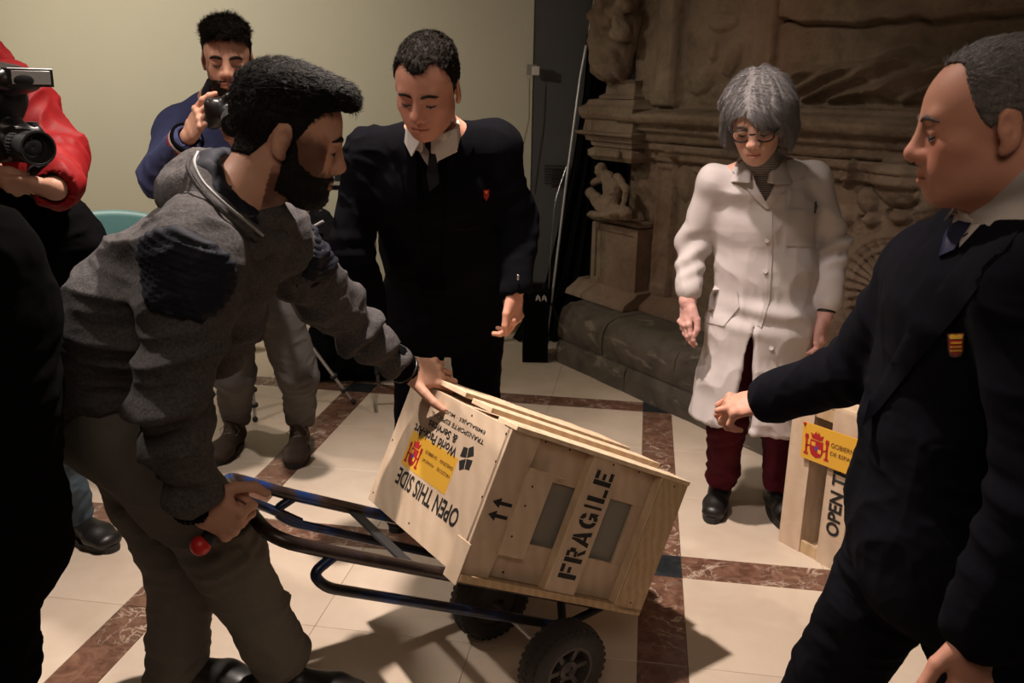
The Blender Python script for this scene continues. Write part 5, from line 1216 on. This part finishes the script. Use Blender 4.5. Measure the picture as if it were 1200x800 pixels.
for i in range(4): course('plinth_block', edges1[i]+.003, edges1[i+1]-.003, [(0, 0), (0, .10), (.015, .135), (.10, .140)], M['plinth'], i, .008)
for i in range(5): course('step_block', edges2[i]+.002, edges2[i+1]-.002, [(.03, .140), (.022, .20), (.03, .27), (.06, .32), (.11, .345), (.36, .350)], M['plinth'], 10+i, .009)
e3 = [-.27, .30, .95, 1.7, 2.75]
for i in range(4): course('base_moulding', e3[i]+.002, e3[i+1]-.002, [(.22 if i == 0 else .33, .350), (.23 if i == 0 else .34, .38), (.30 if i == 0 else .40, .42), (.32 if i == 0 else .43, .44), (.50, .445)], M['stone'], 20+i, .006)
# pier under the statue
pier = course('pier', -.172, .25, [(.35, .43), (.35, .80)], M['stone'], 31, .003)
b = MB()
for s0, s1, z0, z1 in ((-.172, -.135, .43, .80), (.213, .25, .43, .80), (-.135, .213, .43, .47), (-.135, .213, .762, .80)): b.obox(mp(s0, z0, .338), MD*(s1-s0), (0, 0, z1-z0), MN*.02)
b.build('panel_frame', M['stone'], pier)
def prof_box(name, s0, s1, prof, seed, ret=True, amp=.003):
    "moulded block standing forward, the moulding returns round its right side"
    b = MB(); pr = prof; n = len(pr); back = .5; V = []
    for (p, z) in pr: V += [mp(s0-p, z, .40-p), mp(s1+p, z, .40-p), mp(s1+p, z, back), mp(s0-p, z, back)]
    V = np.array(V); V += (vnoise(V, 20., seed)*amp)[:, None]; F = []
    for i in range(n-1):
        for k in range(4): F.append((i*4+k, i*4+(k+1) % 4, (i+1)*4+(k+1) % 4, (i+1)*4+k))
    F += [(3, 2, 1, 0), tuple((n-1)*4+k for k in range(4))]; b.add(V, F); return b.build(name, M['stone'], mon, False)
prof_box('ledge', -.16, .19, [(.03, .80), (.05, .812), (.05, .832), (.03, .84)], 2)
prof_box('capital', -.13, .10, [(.02, 1.165), (.06, 1.17), (.085, 1.195), (.085, 1.225), (.055, 1.245), (.07, 1.25), (.075, 1.275), (.095, 1.28), (.10, 1.305), (.14, 1.315), (.145, 1.33), (.11, 1.335), (.10, 1.40), (.115, 1.405), (.13, 1.43), (.135, 1.465), (.10, 1.485), (.09, 1.51), (.04, 1.515)], 3)
prof_box('pedestal', -.10, .09, [(.06, 1.515), (.06, 1.53), (.035, 1.545), (.03, 1.60), (.045, 1.615), (.02, 1.62)], 4)
# seated child figure under the capital
def mq(px, py, n): s, z = mi(px, py, n); return mp(s, z, n)
F = Field(*bounds([mq(688, 180, .3), mq(745, 262, .3)], .14), .005)
q = lambda x, y, n=.30: mq(x, y, n)
F.ell(q(704, 199, .29), (.036, .036, .042), I3, .01); F.chain([q(712, 208), q(718, 222), q(716, 244)], [(.045, .04), (.058, .048), (.055, .05)], MD, .02)
F.chain([q(724, 208), q(734, 222, .29), q(731, 240, .28)], [.026, .021, .016], None, .015); F.chain([q(704, 210), q(696, 214, .30)], [.024, .020], None, .015)
F.chain([q(714, 243, .29), q(692, 226, .24), q(703, 246, .25)], [.034, .028, .020], None, .015); F.chain([q(720, 246, .29), q(735, 248, .25), q(716, 250, .22)], [.034, .026, .018], None, .015)
F.seg(q(693, 251, .27), q(736, 254, .27), (.03, .022), (.03, .022), None, .015); F.ell(q(724, 182, .30), (.022, .022, .026), I3, .01)
fmesh(F, 'seated_child_figure', M['stone'], mon, lambda P: vnoise(P, 60.)*.004)
# draped statue standing on the pedestal, its top out of frame
F = Field(*bounds([mq(715, 60, .35), mq(720, -60, .35)], .26), .006)
F.chain([mq(716, 76, .36), mq(722, 30, .36), mq(724, -20, .38), mq(722, -90, .4)], [(.14, .10), (.155, .115), (.165, .12), (.12, .10)], MD, .03)
F.plane(mp(0, 1.617, 0), (0, 0, -1)); F.chain([mq(698, 18, .27), mq(710, 25, .26), mq(730, 8, .26)], [.045, .04, .035], None, .03); F.chain([mq(705, 30, .28), mq(703, 48, .29)], [.038, .03], None, .02); F.ell(mq(728, 34, .27), (.055, .05, .06), I3, .02)
def sd_(P):
    s = (P-MS)@MD; z = P[:, 2]; return .018*(1-2*np.abs(vnoise(np.stack([s*1.0+z*.6, z*.55-s*.2, s*0], 1), 11., 2)))+vnoise(P, 30.)*.006+.010*np.sin(s*60+z*38+vnoise(P, 8)*4)
fmesh(F, 'draped_statue', M['stone'], mon, sd_)
# carved wall, a true relief in depth
ns, nz = 330, 300; sg = np.linspace(.06, 2.75, ns); zg = np.linspace(.43, 2.75, nz); SS, ZZ = np.meshgrid(sg, zg, indexing='ij'); G3 = np.stack([SS, ZZ, SS*0], -1).reshape(-1, 3)
nz1 = lambda sc_, sd: vnoise(G3, sc_, sd).reshape(SS.shape)
hgt = .004*nz1(30, 1)+.004*nz1(9, 2)+.002*nz1(70, 3)
zz, pp = zip((1.19, 0), (1.20, .045), (1.245, .05), (1.25, .075), (1.285, .08), (1.29, .06), (1.30, .10), (1.345, .115), (1.35, .14), (1.385, .145), (1.40, .19), (1.425, .205), (1.445, .20), (1.455, .13), (1.475, .02), (1.48, 0))
hgt += np.interp(ZZ+.0025*nz1(6, 4), zz, pp)
R_s = lambda a, b, e=.008: sstep(a-e, a+e, SS)*sstep(b+e, b-e, SS); R_z = lambda a, b, e=.008: sstep(a-e, a+e, ZZ)*sstep(b+e, b-e, ZZ)
pa, pb = mi(762, 300, .42)[0], mi(783, 300, .42)[0]; fa, fb = mi(768, 60, .38)[0], mi(788, 60, .38)[0]; fc = mi(897, 20, .42)[0]
hgt += .05*R_s(pa, pb)*R_z(0, 1.2)-.02*R_s(pa+.025, pb-.025)*R_z(.5, 1.15)
hgt += .09*R_s(fa, fb)*R_z(1.48, 3)+.05*R_s(-.02, fa)*R_z(1.48, 3)+.04*R_s(fc, fc+.05)*R_z(1.48, 3)
def bump(px, py, rs, rz, h, ang=0., n=.42, p=2.):
    s, z = mi(px, py, n); a = math.radians(ang); u = ((SS-s)*math.cos(a)+(ZZ-z)*math.sin(a))/rs; v = (-(SS-s)*math.sin(a)+(ZZ-z)*math.cos(a))/rz
    return h*np.clip(1-(u*u+v*v), 0, 1)**.5
def ringb(px, py, r, w, h, n=.42, k=1.): s, z = mi(px, py, n); d = np.hypot(SS-s, (ZZ-z)*k); return h*np.exp(-((d-r)/w)**2)
# lower field: standing figure, heads, swags, medallion, scrolls
for a in ((791, 180, .035, .035, .05), (797, 215, .06, .10, .05, 10), (800, 262, .055, .12, .045), (790, 320, .05, .10, .04), (770, 173, .02, .025, .03), (812, 200, .05, .018, .04, -12), (808, 245, .03, .06, .05, 30),
          (1050, 215, .13, .10, .075), (1010, 235, .05, .06, .05, 30), (1003, 196, .02, .045, .05, -20), (990, 212, .05, .018, .04, 35), (1085, 235, .06, .05, .05), (1015, 258, .035, .03, .06), (1048, 255, .05, .03, .055), (1078, 252, .04, .035, .06), (985, 258, .03, .03, .05), (965, 232, .03, .05, .04), (1120, 250, .05, .05, .05)): hgt += bump(*a)
hgt -= bump(1034, 252, .02, .022, .07)+bump(1000, 258, .018, .02, .05)
for r_, h_ in ((.245, .022), (.225, .012), (.19, .016), (.05, .012)): hgt += ringb(1035, 345, r_, .009, h_)*sstep(1.06, 1.02, ZZ)
hgt += .012*np.sin(np.arctan2(ZZ-mi(1035, 345, .42)[1], SS-mi(1035, 345, .42)[0])*30)*sstep(.25, .20, np.hypot(SS-mi(1035, 345, .42)[0], ZZ-mi(1035, 345, .42)[1]))*sstep(.06, .10, np.hypot(SS-mi(1035, 345, .42)[0], ZZ-mi(1035, 345, .42)[1]))
hgt += ringb(1078, 250, .028, .008, .03)+ringb(1078, 250, .008, .007, .03)
# upper field: ghost relief, broken upper slab, reclining draped effigy
for a in ((815, 95, .10, .07, .03, 20), (850, 70, .05, .09, .03, -30), (840, 25, .10, .05, .025), (870, 100, .05, .06, .03), (830, 60, .03, .05, .025)): hgt += bump(*a)
hgt += .03*(1-2.2*np.abs(nz1(6, 9)))*R_s(fb, fc, .04)*R_z(1.5, 2.6, .05)*.35
lx = [mi(x, y, .45) for x, y in ((902, 34), (918, 22), (940, 28), (990, 28), (1040, 24), (1080, 20), (1090, 25), (1200, 12), (1400, -10))]
zl = np.interp(SS, [a[0] for a in lx], [a[1] for a in lx])+.008*nz1(14, 6); hgt += .05*sstep(-.004, .010, ZZ-zl)*sstep(fc+.05, fc+.08, SS)-.03*np.exp(-((ZZ-zl+.008)/.008)**2)*sstep(fc+.05, fc+.08, SS)
es, ez = mi(920, 95, .42); es2 = mi(1110, 85, .42)[0]
top_ = np.interp(SS, [mi(x, y, .40)[0] for x, y in ((900, 80), (925, 70), (960, 72), (1010, 66), (1030, 58), (1055, 50), (1075, 60), (1120, 62), (1250, 70))], [mi(x, y, .40)[1] for x, y in ((900, 80), (925, 70), (960, 72), (1010, 66), (1030, 58), (1055, 50), (1075, 60), (1120, 62), (1250, 70))])
em = sstep(es-.06, es+.02, SS)*sstep(0, .05, top_-ZZ)*sstep(1.50, 1.54, ZZ)
fold = 1-2.2*np.abs(np.sin((ZZ*1.0-SS*.42+.02*nz1(5, 3))*38+2.4*nz1(4, 7)))**.8
hgt += em*(.10+.03*fold+.012*nz1(14, 5)); hgt += em*bump(1050, 75, .13, .16, .05, 40); hgt += .07*R_z(1.455, 1.515, .006)*sstep(es-.1, es, SS)
P = (MS+SS[..., None]*MD+(.47-hgt)[..., None]*MN+ZZ[..., None]*np.array([0, 0, 1.])).reshape(-1, 3)
ii, jj = np.meshgrid(np.arange(ns-1), np.arange(nz-1), indexing='ij'); a = (ii*nz+jj).ravel(); Q = np.stack([a, a+nz, a+nz+1, a+1], 1)
npmesh('carved_relief', P, Q, M['stone'], mon)
MB().obox(mp(-.02, .0, .49), MD*2.8, MN*.3, (0, 0, 2.75)).build('masonry_core', M['stone'], mon)

# ------------------------------------------------------------------ second crate beside the older man
C0 = np.array([.978, 2.816, 0.]); c2 = empty('wooden_crate', C0, 'open wooden crate with yellow label standing upright behind the older man', 'crate')
def q2(s, n, z): return C0+MD*s+MN*n+np.array([0, 0, z])
def b2(name, s0, s1, n0, n1, z0, z1, m='ply', lab=None, par=None): return MB().obox(q2(s0, n0, z0), MD*(s1-s0), MN*(n1-n0), (0, 0, z1-z0)).build(name, M[m], par or c2, label=lab)
HT = .56
b2('stile', 0, .092, 0, .016, 0, HT); b2('side_panel', 0, .014, .016, .36, 0, HT); b2('stile', .165, .262, 0, .016, 0, HT); b2('stile', .50, .60, 0, .016, 0, HT)
b2('back_panel', 0, .60, .345, .36, 0, HT); b2('side_panel', .586, .60, .016, .345, 0, HT); b2('bottom_panel', .014, .586, .016, .345, .0, .014); b2('top_panel', 0, .60, .0, .36, HT, HT+.014, 'edge')
b2('bottom_rail', .092, .165, .004, .016, 0, .045, 'pine'); b2('top_rail', .092, .60, .004, .016, HT-.05, HT, 'pine'); b2('inner_board', .078, .092, .016, .14, .014, HT, 'ply'); b2('inner_divider', .10, .50, .20, .212, .014, HT, 'grey_foam')
F = Field(*bounds([q2(.15, .12, .1), q2(.25, .14, .35)], .09), .005); F.chain([q2(.16, .11, .06), q2(.17, .12, .16), q2(.18, .12, .30)], [(.055, .04), (.045, .04), (.04, .035)], MD, .02)
fw = fmesh(F, 'wrapped_object', M['shirt'], None, lambda P: folds(P, 22., .008, 4.)); tag(fw, 'white wrapped bundle inside the upright crate', 'bundle')
lo = q2(.012, -.004, 0)
def at_s(px, py): s, z = None, None; d = ray(px, py); o = np.array([0, 0, H]); t = ((C0-MN*.006-o)@MN)/(d@MN); return o+d*t
L4 = [at_s(941, 534), at_s(1001, 557), at_s(1012, 516), at_s(944, 492)]
uu = unit(L4[1]-L4[0]); ww = unit(np.cross(-MN, uu)); ww = ww if ww[2] > 0 else -ww; wd_ = np.linalg.norm(L4[1]-L4[0])*1.25; ht_ = np.linalg.norm(L4[3]-L4[0])
L4 = [l_-MN*.010 for l_ in L4]; pl_ = MB().obox(L4[0], uu*wd_, ww*ht_, -MN*.002).build('yellow_label', M['yellow'], c2)
crest('crest', L4[0]+uu*wd_*.24+ww*ht_*.12-MN*.0025, uu, ww, ht_*.76, c2)
text('label_text', 'GOBIERNO', L4[0]+uu*wd_*.46+ww*ht_*.55-MN*.003, uu, ww, ht_*.13, wd_*.42, m='crest_dark', parent=c2); text('label_text', 'DE ESPAÑA', L4[0]+uu*wd_*.46+ww*ht_*.34-MN*.003, uu, ww, ht_*.13, wd_*.42, m='crest_dark', parent=c2)
MB().ball(L4[3]+uu*.01-ww*.006-MN*.003, .006, 6).build('tack', M['crest_red'], c2, True)
text('lettering', 'OPEN THIS', at_s(981, 632)+MN*.0045, np.array([0, 0, 1.]), -MD, .052, .31, parent=c2, off=.03)

# ------------------------------------------------------------------ things along the back wall
YW = float(WC[1])
t_ = empty('thermostat', at(627, 82, YW-.02), 'small white box with a cable where the cream wall ends', 'switch box')
o = at(621, 88, YW-.03); MB().obox(o-GU*.02, GU*.062, GV*.03, (0, 0, .062)).build('back_box', plain('grey_box', (.22, .20, .17), .6), t_); MB().obox(o+GU*.012-GV*.012, GU*.048, GV*.012, (0, 0, .052)).build('cover', plain('white_box', (.55, .53, .50), .5), t_)
MB().tube([at(620.5, 92, YW-.02), at(620, 140, YW-.015), at(612, 175, YW-.02), at(606, 215, YW-.02)], .0035, 8).build('cable', plain('tan_cable', (.25, .18, .08), .6), t_, True)
g_ = empty('wall_grille', at(652, 206, YW+.04), 'dark slatted grille low on the grey recess wall', 'grille')
for k in range(7): MB().obox(at(638, 195+k*3.4, YW+.0), GU*.17, GV*.012, (0, 0, .010)).build('slat', M['blackm'], g_)
# black backdrop cloth between wall and monument
V = []; F = []; rows = [(40, 690, 735), (110, 684, 735), (200, 670, 735), (330, 640, 735), (425, 600, 735)]; nc = 60
for ri, (y, xa, xb) in enumerate(rows):
    for c in range(nc): t = c/(nc-1); p = at(xa+(xb-xa)*t, y, 5.36); V.append(p+np.array([0, .028*math.sin(t*42+ri*.5)+.012*math.sin(t*90), 0])+(np.array([0, 0, 0])))
for v in V[-nc:]: v[2] = .01
V2 = [v+np.array([0, .006, 0]) for v in V]; n_ = len(V)
for r in range(len(rows)-1):
    for c in range(nc-1): a = r*nc+c; F += [(a, a+1, a+nc+1, a+nc), (n_+a+nc, n_+a+nc+1, n_+a+1, n_+a)]
for c in range(nc-1): F += [(c+1, c, n_+c, n_+c+1), ((len(rows)-1)*nc+c, (len(rows)-1)*nc+c+1, n_+(len(rows)-1)*nc+c+1, n_+(len(rows)-1)*nc+c)]
cb = MB(); cb.add(V+V2, F); cu = cb.build('backdrop_cloth', M['wool'], None, True); tag(cu, 'black cloth hanging in folds behind the leaning pole beside the monument', 'cloth')
ls = empty('light_stand', at(641, 405, 5.0), 'thin aluminium pole with cord leaning beside the monument', 'light stand')
MB().tube([at(640, 405, 5.02), at(664, 210, 5.1), at(680, 90, 5.2), at(688, 48, 5.22)], .007, 10).build('pole', M['alu'], ls, True); MB().tube([at(688, 48, 5.22), at(698, -10, 5.26)], .0045, 10).build('pole_tip', M['alu'], ls, True)
MB().lathe(at(688, 53, 5.22), unit(at(690, 40, 5.22)-at(688, 53, 5.22)), [(0, .016), (.01, .02), (.05, .02), (.06, .016)], 16).build('clamp', M['blackm'], ls, True)
MB().tube(arc([at(664, 195, 5.08), at(650, 235, 5.04), at(645, 300, 5.02), at(642, 360, 5.0)], .1), .0025, 6).build('cord', M['steel'], ls, True)
MB().lathe(at(640, 405, 5.02), unit(at(643, 385, 5.02)-at(640, 405, 5.02)), [(-.02, .010), (0, .012), (.06, .012)], 12).build('foot', M['alu'], ls, True)
for dx, dy in ((.16, -.12), (-.06, .18), (.10, .20)): MB().tube([at(646, 355, 5.04), at(641, 405, 5.0)*[1, 1, 0]+[dx, dy, .012]], .007, 8).build('leg', M['blackm'], ls, True)
cs = empty('equipment_case', at(628, 400, 4.9)*[1, 1, 0], 'black equipment case with white markings standing in the dark corner', 'case')
o = at(612, 430, 4.9); o[2] = 0.002; MB().obox(o, (.15, 0, 0), (0, .22, 0), (0, 0, .43)).build('case_shell', M['wool'], cs)
for k in range(4): MB().obox(o+[.07+.018*k, -.003, .375+.008*(k % 2)], (.011, 0, .012*(-1)**k), (0, .003, 0), (.004*(-1)**k, 0, .028)).build('white_mark', M['shirt'], cs)
MB().tube(arc([o+[.04, .11, .43], o+[.04, .11, .46], o+[.12, .11, .46], o+[.12, .11, .43]], .02), .008, 8).build('handle', M['blackm'], cs, True)
# small side table
tb = empty('side_table', at(385, 300, 4.9)*[1, 1, 0], 'narrow white-topped table with tan panel against the cream wall', 'table')
a_, b_ = at(352, 214, 4.9), at(424, 213, 4.9); zt = a_[2]; L_ = b_[0]-a_[0]
MB().obox([a_[0], 4.9, zt-.012], (L_, 0, 0), (0, .35, 0), (0, 0, .012)).build('table_top', plain('table_white', (.42, .40, .36), .5), tb)
MB().obox([a_[0]+.01, 4.915, zt-.04], (L_-.02, 0, 0), (0, .32, 0), (0, 0, .028)).build('apron', M['blackm'], tb)
for x in (.02, L_-.045):
    for y in (.02, .30): MB().obox([a_[0]+x, 4.9+y, 0], (.025, 0, 0), (0, .025, 0), (0, 0, zt-.04)).build('leg', plain('tan_wood', (.26, .19, .11), .6) if 'tan_wood' not in bpy.data.materials else bpy.data.materials['tan_wood'], tb)
dv = empty('desk_device', [at(400, 210, 5.0)[0], 5.0, zt], 'small dark box with a tan screen on the white-topped table', 'device')
p = at(396, 211, 5.0); MB().obox([p[0]-.02, 5.0, zt], (.10, 0, 0), (0, .08, 0), (0, 0, .085)).build('housing', M['blackm'], dv); MB().obox([p[0]-.01, 4.998, zt+.035], (.055, 0, 0), (0, .002, 0), (0, 0, .035)).build('screen', plain('tan_screen', (.22, .16, .11), .3), dv)
pd = MB(); pd.obox([at(366, 212, 4.98)[0], 4.96, zt], (.10, 0, 0), (0, .12, 0), (0, 0, .016)); tag(pd.build('notebook', M['blackm']), 'flat black notebook on the white-topped table', 'notebook')
# teal chair
tc_ = empty('shell_chair', at(125, 400, 4.7)*[1, 1, 0], 'teal plastic chair with metal legs by the cream wall', 'chair')
M['teal'] = plain('teal_plastic', (.12, .27, .28), .45)
c0, c1 = at(86, 246, 4.72), at(186, 240, 4.72); cx_ = (c0[0]+c1[0])/2; w2 = (c1[0]-c0[0])/2; zt = c0[2]
V = []; F = []; N1, N2 = 17, 22
for i in range(N1):
    u = -1+2*i/(N1-1)
    for j in range(N2):
        t = j/(N2-1); 
        if t < .5: zz_ = zt-.02+.025*(1-u*u)-(zt-.50)*(t/.5); yy = 4.72-.05*(t/.5)*1-.0+.03*u*u*(-1); ww_ = w2*(1-.06*(t/.5))
        else: k = (t-.5)/.5; zz_ = .50-.04*math.sin(k*math.pi)+.0*u-.03*(1-k)*(k)*4*(1-u*u)*.3; yy = 4.67-.40*k-.03*u*u; ww_ = w2*.94
        V.append((cx_+u*ww_, yy, zz_+.02*u*u*(t > .5)))
for i in range(N1-1):
    for j in range(N2-1): a = i*N2+j; F.append((a, a+1, a+N2+1, a+N2))
cbm = MB(); cbm.add(V, F); ch = cbm.build('seat_shell', M['teal'], tc_, True); md = ch.modifiers.new('thickness', 'SOLIDIFY'); md.thickness = .008
for sx in (-1, 1):
    for sy, yy in ((1, 4.62), (-1, 4.36)): MB().tube([[cx_+sx*w2*.6, yy, .47], [cx_+sx*w2*.95, yy+sy*.07, .0]], .010, 10).build('leg', M['alu'], tc_, True)
# tripod with bright aluminium leg sections between the photographer's legs
tp = empty('tripod', at(262, 480, 3.75)*[1, 1, 0], 'aluminium and black tripod behind the legs of the photographer in blue', 'tripod')
ap = at(286, 300, 3.75); f1 = gz(262, 488, .01); f2 = gz(299, 492, .01); f3 = np.array([ap[0]+.38, 4.15, .01])
MB().lathe(ap-[0, 0, .03], (0, 0, 1), [(0, .03), (.02, .035), (.06, .035), (.075, .02), (.14, .018)], 16).build('hub', M['blackm'], tp, True)
for k, f_ in enumerate((f1, f2, f3)):
    d = f_-ap; sd = unit(np.cross(d, (0, 1, 0)))
    lg = MB().tube([ap, ap+d*.5], .013, 10).build('leg', M['blackm'], tp, True)
    lo_ = MB(); w_ = (.012 if k == 0 else .007)
    for o_ in ((-1, 1) if k == 0 else (0,)): lo_.tube([ap+d*.48+sd*o_*w_, ap+d*.97+sd*o_*w_], .0095 if k == 0 else .008, 10)
    lo_.build('leg_section', M['alu'], lg, True)
    for t in (.80, .9): MB().lathe(ap+d*t, unit(d), [(-.006, w_+.012), (.006, w_+.012)], 14).build('leg_clamp', M['blackm'], lg, True)
    MB().ball(f_+[0, 0, .005], .014, 6).build('rubber_foot', M['rubber'], lg, True)
# second stand, black, behind the worker's reaching arm, with a bag on the floor
s2 = empty('light_stand', gz(440, 446, 0), 'black stand with bright feet behind the reaching arm of the worker', 'light stand')
ap = at(437, 292, 3.9); MB().tube([ap+[0, 0, .2], [ap[0], 3.9, .25]], .009, 10).build('pole', M['blackm'], s2, True); MB().lathe(ap, (0, 0, 1), [(0, .016), (.05, .016)], 12).build('knob', M['steel'], s2, True)
for f_ in (gz(443, 447, .01), gz(449, 428, .01), np.array([ap[0]+.25, 4.2, .01])):
    d = f_-(ap*[1, 1, 0]+[0, 0, .42]); q = ap*[1, 1, 0]+[0, 0, .42]; lg = MB().tube([q, q+d*.8], .008, 8).build('leg', M['blackm'], s2, True); MB().tube([q+d*.8, f_], .0085, 8).build('foot', M['alu'], lg, True)
bg = empty('camera_bag', gz(405, 455, 0), 'black soft bag lying on the floor behind the photographers legs', 'bag')
g = gz(405, 452, 0)+[0, .15, 0]; F = Field(*bounds([g, g+[0, 0, .3]], .36), .009); F.seg(g+[-.16, 0, .10], g+[.16, .02, .08], (.13, .12), (.12, .10), (0, 1, 0), .03); F.seg(g+[-.14, .10, .12], g+[-.08, .12, .36], .13, .11, None, .05); F.plane(g+[0, 0, .004], (0, 0, -1)); fmesh(F, 'bag_body', M['wool'], bg, lambda P: folds(P, 9., .012, 6.)*sstep(.0, .03, P[:, 2])); MB().tube(arc([g+[-.12, -.03, .12], g+[-.06, -.10, .17], g+[.08, -.08, .16], g+[.13, -.02, .11]], .06), .008, 8).build('strap', M['blackm'], bg, True)
b3 = empty('shoulder_bag', at(377, 285, 3.0), 'black shoulder bag with a grey strip hanging beside the worker\'s far arm', 'bag')
F = Field(*bounds([at(362, 262, 3.0), at(393, 312, 3.0)], .12), .005); F.chain([at(376, 262, 3.02), at(378, 285, 3.0), at(376, 305, 3.0)], [(.05, .05), (.062, .06), (.05, .05)], (1, 0, 0), .02); fmesh(F, 'bag_body', M['wool'], b3, lambda P: folds(P, 14., .006, 3.))
MB().tube([at(366, 266, 2.93), at(379, 259, 2.93)], .005, 8).build('grey_strip', M['hivis'], b3, True); MB().tube(arc([at(380, 255, 3.0), at(352, 215, 3.03), at(325, 175, 3.04)], .1), .010, 8).build('strap', M['blackm'], b3, True)
